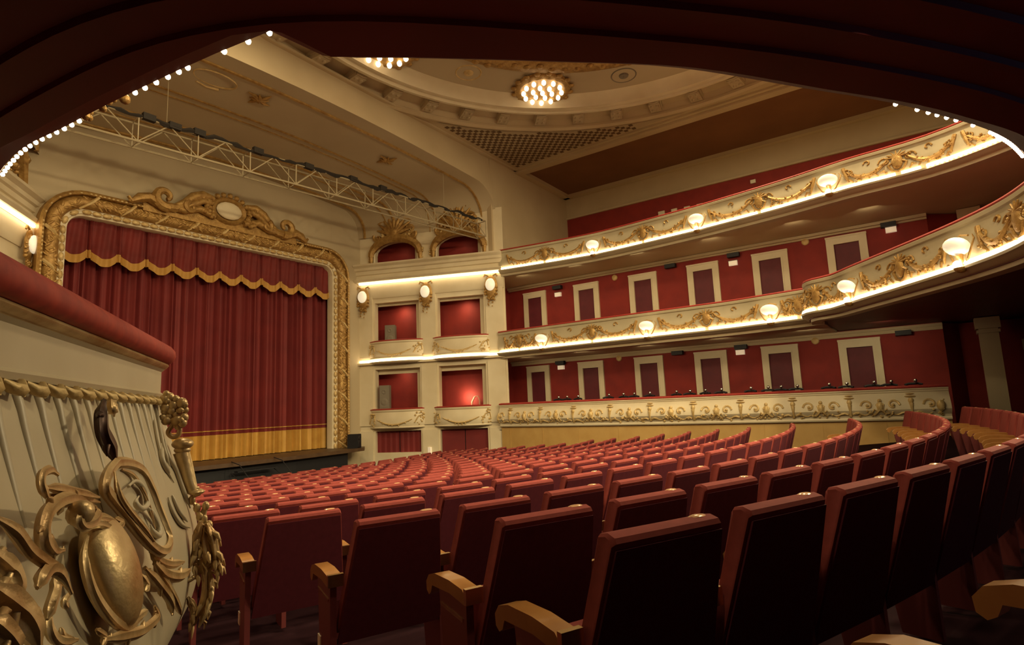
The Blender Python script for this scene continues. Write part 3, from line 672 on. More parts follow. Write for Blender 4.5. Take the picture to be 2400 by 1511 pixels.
# gilded crests over the arches
for k, (s0, s1) in enumerate(OP):
    c = (s0 + s1) / 2
    e = empty('arch_crest', ['gilded scrolled crest over the arched box nearest the curtain'.replace('nearest', 'next to'), 'gilded scrolled crest over the arched box by the gallery'][k], 'ornament', bx(c, 0, 8.3), 'crests over the arched boxes')
    m = MB(); R = random.Random(k + 40)
    r = (s1 - s0) / 2
    m.tube([bx(c - (r + .12) * math.cos(math.pi * i / 14), .06, 7.75 + .72 * math.sin(math.pi * i / 14)) for i in range(15)], [.13 + .06 * math.sin(math.pi * i / 14) for i in range(15)], 6)
    for s in (-1, 1):
        m.tube([bx(c + s * (r + .12), .06, 7.8 - .08 * i) for i in range(6)], [.11, .10, .09, .08, .06, .03], 6)
        for (uu, zz_, rr, tn) in ((.45, 8.95, .30, 1), (.72, 8.55, .20, -1), (.22, 9.35, .22, 1)):
            pts = []
            for i in range(12):
                t = i / 11; a = t * 5.4 * tn + .6; q = rr * (1 - .75 * t); pts.append(bx(c + s * (uu * r * 1.1 + q * math.cos(a)), .10, zz_ + q * math.sin(a)))
            m.tube(pts, [.06 - .03 * i / 11 for i in range(12)], 6)
    m.ell(bx(c, .03, 8.88), DBv * (r * .9), NBv * .05, Vector((0, 0, .50)), 16, 8)
    for i in range(9):
        a = math.pi * (.1 + .1 * i); L = .75 + .25 * math.sin(a)
        m.tube([bx(c, .10, 8.6), bx(c + .5 * L * math.cos(a), .16, 8.6 + .5 * L * math.sin(a)), bx(c + L * math.cos(a), .10, 8.6 + L * math.sin(a))], [.08, .09, .03], 6)
    m.ell(bx(c, .1, 8.75), DBv * .22, NBv * .14, Vector((0, 0, .25)), 10, 6)
    m.sweep([( *bx(c - r * .95, 0, 0).xy, NBv.x, NBv.y), (*bx(c + r * .95, 0, 0).xy, NBv.x, NBv.y)], [(0, 8.35), (.05, 8.4), (.05, 8.65), (0, 8.75)], closed=True)
    rel(m, e).build('scrollwork', 'gold', e, 50)
    m = MB()
    for i in range(26): m.ball(bx(c + R.uniform(-.75, .75) * r, .12, 8.45 + R.uniform(0, .35)), R.uniform(.03, .07), 6, 4)
    for s in (-1, 1):
        for i in range(14): m.ball(bx(c + s * (r + .16 + R.uniform(-.10, .10)), .05, 7.45 + R.uniform(0, .5)), R.uniform(.03, .06), 6, 4)
    rel(m, e).build('blossom', 'gold_pale', e, 50)
# oval wall lamps on the pilasters
def wall_lamp(pos, nrm, label):
    e = empty('wall_lamp', label, 'lamp', pos, 'oval lamps on the box pilasters', math.atan2(nrm.y, nrm.x) - math.pi / 2)
    m = MB(); m.ell((0, .14, 0), (.20, 0, 0), (0, .12, 0), (0, 0, .25), 14, 10); m.build('glass_globe', 'bowl_glass', e, 60)
    m = MB(); R = random.Random(3)
    m.ell((0, .03, -.05), (.27, 0, 0), (0, .06, 0), (0, 0, .46), 12, 8)
    for i in range(30):
        a = R.uniform(0, 6.28); m.ball((.25 * math.cos(a) * R.uniform(.6, 1.1), .06, -.18 + .40 * math.sin(a)), R.uniform(.03, .06), 6, 4)
    for i in range(8): m.ball((R.uniform(-.14, .14), .06, -.5 - .05 * i), .055 - .004 * i, 6, 4)
    for s in (-1, 1): m.tube([(s * .1, .05, .38), (s * .24, .05, .44), (s * .28, .05, .34)], .03, 6)
    m.build('backplate', 'gold', e, 50)
for s, z, lb in ((-.06, 6.05, 'oval wall lamp on the pilaster beside the curtain'), (2.71, 6.05, 'oval wall lamp on the middle pilaster between the boxes'), (5.45, 6.1, 'oval wall lamp on the pilaster where the balconies begin')):
    wall_lamp(bx(s, .1, z), NBv, lb)
# curtained doorways at floor level
for k, (s0, s1) in enumerate(OP):
    z0 = -.34 if k == 0 else -1.1
    e = empty('door_%d' % (13 + k), ['red curtained hatch below the box beside the curtain', 'red double door below the box beside the side wall'][k], 'door', bx((s0 + s1) / 2, -.15, z0), kind='structure')
    for h_ in range(2):
        a = s0 + h_ * (s1 - s0) / 2 + (.015 if k or h_ else 0); b = s0 + (h_ + 1) * (s1 - s0) / 2 - .015
        m = MB(); n_ = 12
        for o in (0,):
            vs = [bx(a + (b - a) * i / n_, -.15 + (.015 * math.sin(i * 2.1) if k == 0 else 0), z) for z in (z0, .53) for i in range(n_ + 1)]
            m.add(vs, [(i, i + 1, n_ + 2 + i, n_ + 1 + i) for i in range(n_)])
        rel(m, e).build('door_leaf', 'curtain_red', e)
    m = MB(); m.quad(bx(s0, -.2, z0), bx(s1, -.2, z0), bx(s1, -.2, .53), bx(s0, -.2, .53)); rel(m, e).build('dark_gap', 'black', e)
# box end on the other side of the stage (only its end shows)
PL0 = Vector((4.75, 18.90, 0)); DL = Vector((-1.0, -1.36, 0)).normalized(); NL = Vector((-DL.y, DL.x, 0)); NL = NL if NL.x > 0 else -NL
def lx(s, o, z): return PL0 + DL * s + NL * o + Vector((0, 0, z))
m = MB()
m.quad(lx(-.1, 0, -1.3), lx(5.9, 0, -1.3), lx(5.9, 0, 9.3), lx(-.1, 0, 9.3))
for s0, s1, z0, z1 in ((.6, 2.4, 1.4, 3.0), (.6, 2.4, 4.1, 5.8), (3.2, 5.0, 1.4, 3.0), (3.2, 5.0, 4.1, 5.8)): pass
tag(m.build('wall_boxes_opposite', 'cream'), 'end of the cream box wall on the opposite side of the stage', 'wall', kind='structure')
PCL = Path([tuple(lx(5.9, 0, 0).xy), tuple(lx(-.05, 0, 0).xy)], smooth=False)
if PCL.n[0].x < 0: PCL = Path([tuple(lx(-.05, 0, 0).xy), tuple(lx(5.9, 0, 0).xy)], smooth=False)
box_cornice(PCL, 'cream cornice end with lamp strip on the opposite side of the stage')
wall_lamp(lx(.12, .15, 6.08), NL, 'oval wall lamp on the opposite stage box wall, above the close padded rail')
e = empty('arch_crest', 'dim gilded ornament high above the opposite box cornice', 'ornament', lx(1.2, .1, 8.2), 'crests over the arched boxes')
m = MB(); R = random.Random(5)
for i in range(40): m.ball(lx(.9 + R.uniform(-.5, .7), .08, 8.2 + R.uniform(-.7, 1.0)), R.uniform(.05, .13), 6, 4)
m.tube([lx(.5, .1, 7.6), lx(.7, .12, 8.3), lx(1.2, .12, 8.9), lx(1.7, .1, 8.6)], [.10, .13, .12, .06], 6)
rel(m, e).build('scrollwork', 'gold', e, 50)
# ================================================================ STAGE
XI0, XI1, ZI, RI = 5.60, 14.40, 7.12, .40
def frame_path():
    pts = [(XI1, -.02, 1, 0)]
    for i in range(20): pts.append((XI1, .0 + (ZI - RI) * (i + 1) / 20, 1, 0))
    for i in range(1, 9):
        a = math.pi / 2 * i / 8; pts.append((XI1 - RI + RI * math.cos(a), ZI - RI + RI * math.sin(a), math.cos(a), math.sin(a)))
    n = 30
    for i in range(1, n + 1): pts.append((XI1 - RI + (XI0 + RI - XI1 + RI) * i / n, ZI, 0, 1))
    for i in range(1, 9):
        a = math.pi / 2 * (1 + i / 8); pts.append((XI0 + RI + RI * math.cos(a), ZI - RI + RI * math.sin(a), math.cos(a), math.sin(a)))
    for i in range(20): pts.append((XI0, (ZI - RI) * (19 - i) / 20, -1, 0))
    return pts
FP = frame_path()
def sweep_xz(m, prof):
    n = len(prof); vs = [(x + nx_ * w, y, z + nz_ * w) for x, z, nx_, nz_ in FP for w, y in prof]
    m.add(vs, [(k * n + i, (k + 1) * n + i, (k + 1) * n + i + 1, k * n + i + 1) for k in range(len(FP) - 1) for i in range(n - 1)])
def fp_at(d, w, y):
    acc = 0
    for a, b in zip(FP, FP[1:]):
        l = math.hypot(b[0] - a[0], b[1] - a[1])
        if acc + l >= d:
            t = (d - acc) / l; nx_, nz_ = a[2] + (b[2] - a[2]) * t, a[3] + (b[3] - a[3]) * t
            return Vector((a[0] + (b[0] - a[0]) * t + nx_ * w, y, a[1] + (b[1] - a[1]) * t + nz_ * w)), Vector((nx_, 0, nz_)), Vector((-nz_, 0, nx_))
        acc += l
    a = FP[-1]; return Vector((a[0] + a[2] * w, y, a[1] + a[3] * w)), Vector((a[2], 0, a[3])), Vector((-a[3], 0, a[2]))
FL = sum(math.hypot(b[0] - a[0], b[1] - a[1]) for a, b in zip(FP, FP[1:]))
e = empty('proscenium_frame', 'wide gilded frame with scrolled crest around the stage curtain', 'frame', (10, 18.7, 0))
m = MB(); sweep_xz(m, [(0, 18.95), (0, 18.68), (.015, 18.64), (.055, 18.64), (.07, 18.60), (.20, 18.57)]); rel(m, e).build('inner_band', 'cream', e, 40)
m = MB(); d = .1
while d < FL:
    c, nn, tt = fp_at(d, .115, 18.58); m.ell(c, tt * .125, Vector((0, -.05, 0)), nn * .075, 6, 4); d += .25
rel(m, e).build('leaf_molding', 'gold_pale', e, 50)
m = MB(); sweep_xz(m, [(.19, 18.59)] + [(.19 + .18 - .18 * math.cos(math.pi * i / 8), 18.56 - .17 * math.sin(math.pi * i / 8)) for i in range(9)] + [(.56, 18.46), (.57, 18.40), (.62, 18.37), (.68, 18.42), (.68, 18.78)])
d = .1; R = random.Random(1)
while d < FL:
    for q in range(2):
        t_ = R.uniform(-1, 1); c, nn, tt = fp_at(d, .37 + .12 * t_, 18.40 + .05 * t_ * t_)
        m.ell(c, (tt + nn * R.uniform(-1.2, 1.2)) * .085, Vector((0, -.035, 0)), nn * .05, 6, 4)
    d += .10
rel(m, e).build('ribbon_molding', 'gold', e, 45)
m = MB(); d = .1
while d < FL:
    c, nn, tt = fp_at(d, .37, 18.37); c2, _, _ = fp_at(min(d + .20, FL), .20, 18.52); c3, _, _ = fp_at(max(d - .16, 0), .56, 18.42)
    m.tube([c3, c, c2], .045, 5); d += .95
rel(m, e).build('ribbon_molding_trim', 'gold_pale', e, 50)
m = MB(); d = .05
while d < FL:
    c, nn, tt = fp_at(d, .60, 18.39); m.ell(c, tt * .045, Vector((0, -.03, 0)), nn * .03, 6, 4); d += .11
rel(m, e).build('bead_molding', 'gold_pale', e, 50)
m = MB(); yc = 18.28; CXP = 9.95
m.lathe([(.42, -.02), (.50, .06), (.56, .10), (.64, .04), (.66, -.05)], 22, Matrix.Translation((CXP, yc + .05, 8.22)) @ Matrix.Rotation(math.radians(90), 4, 'X') @ Matrix.Scale(.72, 4, (0, 1, 0)))
for k in range(13):
    a = math.pi * (-.15 + 1.3 * k / 12); m.ell((CXP + .68 * math.cos(a), yc, 8.22 + .52 * math.sin(a)), (.10, 0, 0), (0, .08, 0), (0, 0, .10), 6, 4)
def scr(cx_, cz_, r0, a0_, turns, r_t, yy=0.0):
    pts = []
    for i in range(18):
        t = i / 17; a = a0_ + t * turns; q = r0 * (1 - .78 * t); pts.append((cx_ + q * math.cos(a), yc - .05 + yy, cz_ + q * math.sin(a)))
    m.tube(pts, [r_t * (1 - .45 * i / 17) for i in range(18)], 7)
for s in (-1, 1):
    m.tube([(CXP + s * .60, yc, 8.50), (CXP + s * .9, yc, 8.52), (CXP + s * 1.2, yc, 8.38), (CXP + s * 1.45, yc, 8.12), (CXP + s * 1.75, yc, 7.92)], [.10, .15, .15, .12, .08], 8)
    m.tube([(CXP + s * .6, yc - .04, 8.32), (CXP + s * .95, yc - .04, 8.30), (CXP + s * 1.2, yc - .04, 8.12), (CXP + s * 1.5, yc - .04, 7.92)], [.08, .12, .12, .06], 8)
    m.tube([(CXP + s * .5, yc, 7.88), (CXP + s * 1.0, yc, 8.04), (CXP + s * 1.45, yc, 7.86), (CXP + s * 2.2, yc, 7.88)], [.10, .13, .12, .10], 8)
    sgn = s
    pts = []
    for i in range(18):
        t = i / 17; a = -1.9 + t * 6.0; q = .33 * (1 - .75 * t); pts.append((CXP + s * (2.06 + q * math.cos(a)), yc - .06, 8.12 + q * math.sin(a)))
    m.tube(pts, [.16 - .09 * i / 17 for i in range(18)], 7)
    pts = []
    for i in range(14):
        t = i / 13; a = 1.2 - t * 5.2; q = .20 * (1 - .75 * t); pts.append((CXP + s * (1.30 + q * math.cos(a)), yc - .12, 7.98 + q * math.sin(a)))
    m.tube(pts, [.095 - .05 * i / 13 for i in range(14)], 6)
    m.tube([(CXP + s * 1.45, yc, 8.0), (CXP + s * 1.75, yc, 7.86), (CXP + s * 2.1, yc, 7.84), (CXP + s * 2.5, yc, 8.0), (CXP + s * 2.75, yc, 7.92), (CXP + s * 2.95, yc, 7.78), (CXP + s * 3.04, yc, 7.9)], [.10, .14, .16, .16, .15, .08, .05], 7)
    for i in range(8): m.ell((CXP + s * (2.35 + .085 * i), yc, 8.14 - .05 * i), (.09, 0, 0), (0, .06, 0), (0, 0, .07), 6, 4)
    for i in range(14): m.ball((CXP + s * (.72 + R.uniform(-.14, .14)), yc - .07, 8.05 + R.uniform(-.22, .32)), R.uniform(.06, .095), 6, 4)
    for i in range(6):
        a = .3 + .42 * i; m.tube([(CXP + s * 1.0, yc - .05, 8.25), (CXP + s * (1.0 + .26 * math.cos(a)), yc - .1, 8.25 + .26 * math.sin(a))], [.07, .03], 5)
m.box((CXP - 2.6, yc + .08, 7.6), (CXP + 2.6, yc + .2, 7.92))
m.box((CXP - 1.2, yc + .1, 7.9), (CXP + 1.2, yc + .2, 8.36))
rel(m, e); cr = m.build('crest', 'gold', e, 50)
m = MB(); m.ell((CXP, yc + .02, 8.22), (.44, 0, 0), (0, .10, 0), (0, 0, .30), 16, 8); rel(m, e).build('medallion', 'cream', cr, 60)
# ---- curtain
def fold(x, a=1.0): return a * (.055 * math.sin(x * 29) + .03 * math.sin(x * 47 + 1.3) + .035 * math.sin(x * 17.3 + .4) + .012 * math.sin(x * 83))
e = empty('stage_curtain', 'closed red stage curtain with a gold hem', 'curtain', (10, 19.1, 0))
def drape(z0, z1, yb, a, nx_=420, nz=6, x0=5.2, x1=14.8, grow=.25):
    m = MB(); vs = []
    for j in range(nz + 1):
        z = z0 + (z1 - z0) * j / nz
        for i in range(nx_ + 1):
            x = x0 + (x1 - x0) * i / nx_; vs.append((x - 10, yb + fold(x, a * (1 + grow * (1 - z / 7))) - 19.1, z))
    m.add(vs, [(j * (nx_ + 1) + i, j * (nx_ + 1) + i + 1, (j + 1) * (nx_ + 1) + i + 1, (j + 1) * (nx_ + 1) + i) for j in range(nz) for i in range(nx_)]); return m
drape(.88, 7.6, 19.2, 1.0).build('drape', 'curtain_red', e, 60)
drape(.02, .80, 19.2, 1.0, nz=2).build('gold_hem', 'curtain_gold', e, 60)
drape(.80, .89, 19.19, 1.0, nz=1).build('red_braid', 'curtain_red', e, 60)
m = drape(.915, .945, 19.18, 1.0, nz=1); m.build('gold_braid', 'curtain_gold', e, 60)
# ---- valance
e = empty('curtain_valance', 'swagged red valance with a scalloped gold fringe across the top of the stage', 'valance', (10, 18.9, 6))
NSW = 12; W0, W1 = 5.45, 14.55
def vz(x): t = ((x - W0) / (W1 - W0) * NSW) % 1.0; q = min(max((t - .07) / .86, 0), 1); return 6.20 - .22 * math.sin(math.pi * q) ** .8
def vy(x, z):
    t = ((x - W0) / (W1 - W0) * NSW) % 1.0; g = math.exp(-((min(t, 1 - t)) / .10) ** 2)
    return 18.93 - .10 * math.sin(math.pi * t) * (.4 + .6 * (7.2 - z)) + .06 * g * math.cos(t * 60) - .03 * math.sin(t * 19 + (7.2 - z) * 2.5) * (1 - g)
def vgrid(f0, f1, nz, yo=0.0):
    m = MB(); n_ = 360; vs = []
    for j in range(nz + 1):
        for i in range(n_ + 1):
            x = W0 + (W1 - W0) * i / n_; a, b = f0(x), f1(x); z = a + (b - a) * j / nz; vs.append((x - 10, vy(x, z) + yo - 18.9, z - 6))
    m.add(vs, [(j * (n_ + 1) + i, j * (n_ + 1) + i + 1, (j + 1) * (n_ + 1) + i + 1, (j + 1) * (n_ + 1) + i) for j in range(nz) for i in range(n_)]); return m
vgrid(lambda x: vz(x) + .02, lambda x: 7.4, 8).build('drape', 'valance_red', e, 60)
vgrid(lambda x: vz(x) - .19, lambda x: vz(x) + .05, 2, -.02).build('fringe', 'fringe_gold', e, 60)
# ---- stage platform
e = empty('stage', 'dark wooden stage platform with a black front', 'stage', (10, 17.6, 0))
m = MB(); poly = [(4.6, 17.9), (6, 17.45), (8, 17.2), (10, 17.1), (12, 17.15), (14.2, 17.35), (15.0, 17.5), (15.45, 18.0), (15.45, 18.75), (15.8, 22.9), (4.6, 22.9)]
m.add([(x, y, 0) for x, y in poly] + [(x, y, -.12) for x, y in poly], [tuple(range(len(poly))), tuple(range(2 * len(poly) - 1, len(poly) - 1, -1))] + [(i, (i + 1) % len(poly), len(poly) + (i + 1) % len(poly), len(poly) + i) for i in range(len(poly))])
rel(m, e).build('stage_boards', 'stage_wood', e)
m = MB(); fr = [(4.6, 18.1), (6, 17.7), (8, 17.45), (10, 17.35), (12, 17.4), (14.3, 17.6), (14.4, 18.7)]
m.add([(x, y, z) for z in (-1.35, -.12) for x, y in fr], [(i, i + 1, len(fr) + i + 1, len(fr) + i) for i in range(len(fr) - 1)]); rel(m, e).build('stage_front', 'black', e)
e = empty('stage_steps', 'thin metal handrails of the steps up to the stage', 'steps', (10, 17, -.6), kind='thing')
for x in (9.6, 11.0):
    m = MB(); m.tube([(x, 17.15, .03), (x, 16.7, -.05), (x + .1, 16.2, -.55), (x + .1, 16.2, -1.05)], .014, 6); m.tube([(x, 17.15, -.3), (x + .1, 16.2, -.8)], .012, 5); rel(m, e).build('handrail', 'black', e, 50)
for k in range(4):
    m = MB(); m.box((9.7, 16.3 + .22 * k, -.95 + .22 * k), (11.0, 16.5 + .22 * k, -.92 + .22 * k)); rel(m, e).build('tread', 'black', e)
def speaker_box(name, label, c, s, rz, ms, group=None, base=None):
    e = empty(name, label, 'loudspeaker', c, group, rz)
    m = MB(); w_, d_, h_ = s
    m.add([(-w_ / 2, -d_ / 2, 0), (w_ / 2, -d_ / 2, 0), (w_ / 2 * .8, d_ / 2, 0), (-w_ / 2 * .8, d_ / 2, 0), (-w_ / 2, -d_ / 2, h_), (w_ / 2, -d_ / 2, h_), (w_ / 2 * .8, d_ / 2, h_), (-w_ / 2 * .8, d_ / 2, h_)], [(3, 2, 1, 0), (4, 5, 6, 7), (0, 1, 5, 4), (1, 2, 6, 5), (2, 3, 7, 6), (3, 0, 4, 7)])
    m.build('cabinet', ms, e)
    m = MB(); m.box((-w_ * .44, -d_ / 2 - .015, h_ * .06), (w_ * .44, -d_ / 2, h_ * .94)); g = m.build('grille', ms, e)
    m = MB()
    for zc, r in ((.3, .36), (.72, .22)): m.lathe([(r * w_, 0), (r * w_ * .8, .02), (r * w_ * .2, .005)], 14, Matrix.Translation((0, -d_ / 2 - .014, h_ * zc)) @ Matrix.Rotation(math.radians(90), 4, 'X'))
    m.build('cone', ms, g, 50)
speaker_box('loudspeaker', 'black loudspeaker at the corner of the stage beside the gilded frame', (14.72, 17.75, 0), (.42, .40, .52), math.radians(30), 'black')
speaker_box('loudspeaker', 'tall grey loudspeaker standing in the lower box beside the curtain', tuple(bx(.72, -.25, 1.42)), (.42, .4, .95), math.radians(-60), 'grey_box')
speaker_box('loudspeaker', 'small grey loudspeaker standing in the upper box beside the curtain', tuple(bx(.95, -.35, 4.05)), (.42, .4, .80), math.radians(-60), 'grey_box')
e = empty('box_chair', 'pink rounded chair back showing over the lower box next to the side balcony', 'chair', bx(4.5, -.6, 1.0))
m = MB(); m.tube([bx(4.28, -.6, 1.3), bx(4.30, -.6, 1.55), bx(4.42, -.6, 1.76), bx(4.55, -.6, 1.78), bx(4.62, -.6, 1.6), bx(4.60, -.6, 1.3)], .035, 8); rel(m, e).build('back_frame', 'pink_plush', e, 60)
m = MB(); m.box((-.2, -.2, -.05), (.25, .25, .08)); m.build('seat', 'pink_plush', e)
for sx in (-.18, .22):
    m = MB(); m.tube([(sx, -.15, -.05), (sx, -.15, -.1)], .02, 6); m.build('leg', 'arm_wood', e)
o = speaker_box and None
e = empty('exit_lamp', 'small glowing exit lamp on the pilaster between the two red doorways', 'sign', bx(2.72, .03, -.3))
m = MB(); m.box((-.07, -.07, -.12), (.07, .07, .16)); m.build('lamp_face', 'sign_white', e)
m = MB(); m.box((-.12, -.12, -.17), (.12, .12, -.12)); m.build('holder', 'door_red', e)
# small fill lights added inside the stage boxes to brighten them, no fixtures
for k, (s0, s1) in enumerate(OP):
    for z, wt in ((3.0 if k == 0 else 1.75, .5 if k == 0 else 1.3), (5.6, .7), (8.2, .08)):
        area_light('box_fill', tuple(bx((s0 + s1) / 2, -.45, z)), tuple(bx((s0 + s1) / 2, -.9, z - .8 if z > 2 else z)), 0.2, W_INNER_FILL * .6 * wt, WARM, 160)
# fill lights added behind the balcony parapets to brighten the red walls, no fixtures
for zz in (3.17, 6.44):
    for y in (12.4, 10.0, 7.5, 5.0, 2.5, .6): area_light('wall_fill', (18.6, y, zz), (20.6, y, zz - 2.0), .5, W_INNER_FILL, WARM, 150)
# ---- lighting truss
e = empty('lighting_truss', 'long pale lattice lighting truss slung across in front of the stage', 'truss', (11.4, 14.1, 8.3))
A_, B_ = Vector((4.3, 14.85, 8.25)), Vector((17.65, 13.55, 8.32)); dv = (B_ - A_).normalized(); sv = Vector((-dv.y, dv.x, 0)); hv = Vector((0, 0, .62))
L_ = (B_ - A_).length; NB_ = 20
for nm, o in (('top_chord', sv * .22 + hv / 2), ('top_chord', -sv * .22 + hv / 2), ('bottom_chord', sv * .22 - hv / 2), ('bottom_chord', -sv * .22 - hv / 2)):
    m = MB(); m.tube([A_ + o, B_ + o], .028, 6); rel(m, e).build(nm, 'truss_white', e, 60)
m = MB()
for k in range(NB_ + 1):
    p = A_ + dv * (L_ * k / NB_); q = A_ + dv * (L_ * min(k + 1, NB_) / NB_)
    for s in (-1, 1):
        if k % 2 == 0: m.tube([p + sv * .22 * s - hv / 2, p + sv * .22 * s + hv / 2], .016, 5)
        m.tube([p + sv * .22 * s + hv / 2 * (1 if k % 2 else -1), q + sv * .22 * s - hv / 2 * (1 if k % 2 else -1)], .014, 5)
    if k % 2 == 0: m.tube([p + sv * .22 - hv / 2, p - sv * .22 - hv / 2], .014, 5); m.tube([p + sv * .22 + hv / 2, p - sv * .22 + hv / 2], .014, 5)
rel(m, e).build('lattice_brace', 'truss_white', e, 60)
m = MB(); R = random.Random(11); pts = []
for k in range(70): pts.append(A_ + dv * (L_ * .985 * k / 69) + hv / 2 - sv * .22 + Vector((0, 0, .02 + R.uniform(-.04, .04))))
m.tube(pts, [.03 + .045 * R.random() for _ in pts], 5)
for k in (8, 11, 14, 22, 30, 38, 44): m.box(tuple(pts[k] - Vector((.12, .06, .06))), tuple(pts[k] + Vector((.16, .06, .10))))
rel(m, e).build('cable_run', 'cable_black', e, 50)
for k in (3, 17):
    m = MB(); p = A_ + dv * (L_ * k / NB_) + hv / 2; m.tube([p, p + Vector((0, 0, 1.6))], .008, 4); rel(m, e).build('suspension_wire', 'truss_white', e)
# ================================================================ CEILING ROUND
TC = Matrix.Translation((CX, CY, 0))
e = empty('ceiling_round', 'shallow round ceiling panel with a ring of carved brackets', 'ceiling panel', (CX, CY, ZC))
dz = -ZC
m = MB(); m.lathe([(9.3, ZC + dz), (9.25, ZC - .09 + dz), (9.12, ZC - .12 + dz), (9.02, ZC - .06 + dz), (9.0, ZC + .05 + dz), (8.9, ZC + .20 + dz), (8.3, ZC + .28 + dz), (8.2, ZC + .22 + dz)], 96); m.build('bracket_band', 'ceiling_cream', e, 35)
m = MB(); m.lathe([(8.2, .22), (8.12, -.02), (8.05, -.06), (7.95, -.06), (7.92, .02), (7.85, .04), (7.80, .0), (7.70, .0), (7.66, .10), (7.5, .24), (7.3, .28)], 96); m.build('inner_cornice', 'cream', e, 35)
m = MB(); m.lathe([(7.32, .28), (6.2, .30), (4.0, .34), (.02, .40)], 64); m.build('panel_disc', 'ceiling_pale', e, 35)
m = MB(); m.lathe([(6.0, .29), (5.95, .22), (5.7, .20), (5.4, .24), (5.35, .31)], 72); 
R = random.Random(2)
for k in range(90):
    a = 2 * math.pi * k / 90; r = 5.7 + R.uniform(-.18, .18); m.ell((r * math.cos(a), r * math.sin(a), .2), (.12, 0, 0), (0, .12, 0), (0, 0, .05), 6, 4)
m.build('gilt_ring', 'gold', e, 50)
a0 = math.radians(48.7)
for k in range(40):
    a = a0 + 2 * math.pi * k / 40; T = Matrix.Rotation(a, 4, 'Z') @ Matrix.Translation((8.62, 0, .02))
    m = MB()
    m.box((-.30, -.19, -.02), (.30, .19, .24), T); m.box((-.24, -.23, .10), (.36, .23, .26), T)
    for dx in (-.14, .14):
        for dy in (-.09, .09): m.ell(T @ Vector((dx, dy, -.02)), T.to_3x3() @ Vector((.09, 0, 0)), T.to_3x3() @ Vector((0, .06, 0)), Vector((0, 0, .05)), 6, 4)
    m.tube([T @ Vector((-.32, -.16, .05)), T @ Vector((-.37, 0, .0)), T @ Vector((-.32, .16, .05))], .05, 5)
    m.build('bracket', 'ceiling_pale', e, 40)
for ang, nm in ((63, 'ring'), (18.5, 'ring')):
    a = math.radians(ang); T = Matrix.Translation((6.6 * math.cos(a), 6.6 * math.sin(a), .29)); m = MB(); m.lathe([(.42, .01), (.40, -.02), (.36, .01)], 24, T); m.lathe([(.16, .01), (.14, -.04), (.02, -.05)], 14, T); m.build('ceiling_rosette', 'gold_pale' if ang > 60 else 'grey_box', e, 50)
# clusters of bulbs
for k in range(8):
    a = math.radians(86 - 45 * k); c = (CX + 6.95 * math.cos(a), CY + 6.95 * math.sin(a), ZC + .26)
    if k >= 2:
        area_light('cluster_light', (c[0], c[1], c[2] - .32), (c[0] + (CX - c[0]) * .05, c[1] + (CY - c[1]) * .05, 0), .9, W_CLUSTER); continue
    lab = {0: 'cluster of ceiling bulbs half hidden by the overhead balcony', 1: 'full cluster of ceiling bulbs in the round panel'}[k]
    e = empty('ceiling_lamp', lab, 'lamp', c, 'bulb clusters in the round ceiling')
    m = MB(); m.lathe([(.95, .02), (.92, -.06), (.78, -.10), (.70, -.06), (.0, -.05)], 24)
    for j in range(16):
        b = 2 * math.pi * j / 16; m.ell((.95 * math.cos(b) * 1.0, .95 * math.sin(b), -.03), (.12, 0, 0), (0, .12, 0), (0, 0, .05), 6, 4)
    m.build('rosette', 'gold', e, 50)
    if k < 2 or k > 6:
        pos = [(0, 0)] + [(.32 * math.cos(j * math.pi / 3 + .3), .32 * math.sin(j * math.pi / 3 + .3)) for j in range(6)] + [(.63 * math.cos(j * math.pi / 6 + .1), .63 * math.sin(j * math.pi / 6 + .1)) for j in range(12)]
        for (px, py) in pos:
            m = MB(); m.ell((px, py, -.14), (.078, 0, 0), (0, .078, 0), (0, 0, .09), 10, 6); m.build('bulb', 'cluster_bulb', e, 60)
# perforated corner grille
e = empty('ceiling_grille', 'triangular perforated grille in the corner of the ceiling', 'grille', (18.6, 12, ZC - .01))
m = MB(); mb = MB()
cnt = 0
for i in range(40):
    for j in range(40):
        x, y = 15.0 + .30 * i + .15 * (j % 2), 7.0 + .26 * j * .6
        if x < 19.55 and y < 13.05 and math.hypot(x - CX, y - CY) > 9.5 and y > 7.6:
            m.box((x - .075, y - .07, ZC - .03), (x + .075, y + .07, ZC - .022))
rel(m, e).build('perforations', 'dark_hole', e)
poly = [(CX + 9.42 * math.cos(math.radians(t)), CY + 9.42 * math.sin(math.radians(t))) for t in range(6, 67, 3)]
poly = [p for p in poly if p[0] < 19.6 and p[1] < 13.1] + [(19.6, 13.1)]
mb.add([(x, y, ZC - .018) for x, y in poly], [tuple(range(len(poly)))]); rel(mb, e).build('grille_panel', 'ceiling_pale', e)
# gilt stars on the vault
def vault_z(x, y):
    t = (y - 13.2) / 5.55; pr = [((1 - t) * a[0] + t * b[0], (1 - t) * a[1] + t * b[1]) for a, b in zip(A0, A1)]
    for a, b in zip(pr, pr[1:]):
        if min(a[0], b[0]) <= x <= max(a[0], b[0]) and abs(a[0] - b[0]) > 1e-6: return a[1] + (b[1] - a[1]) * (x - a[0]) / (b[0] - a[0])
    return 10
for (x, y, lab) in ((5.9, 14.4, 'gilt star on the stage vault, first from the overhead balcony'), (8.6, 14.4, 'gilt star in the middle of the stage vault'), (13.6, 14.6, 'gilt star on the stage vault above the arched boxes')):
    z = vault_z(x, y) - .02; e = empty('gilt_star', lab, 'ornament', (x, y, z), 'gilt stars on the vault'); m = MB()
    for k in range(8):
        a = k * math.pi / 4 + .3; L = .42 if k % 2 == 0 else .26; m.tube([(0, 0, 0), (L * .5 * math.cos(a + .15), L * .5 * math.sin(a + .15), -.015), (L * math.cos(a), L * math.sin(a), .0)], [.07, .06, .012], 5)
    m.ell((0, 0, -.02), (.09, 0, 0), (0, .09, 0), (0, 0, .05), 8, 4); m.build('star_rays', 'gold', e, 50)
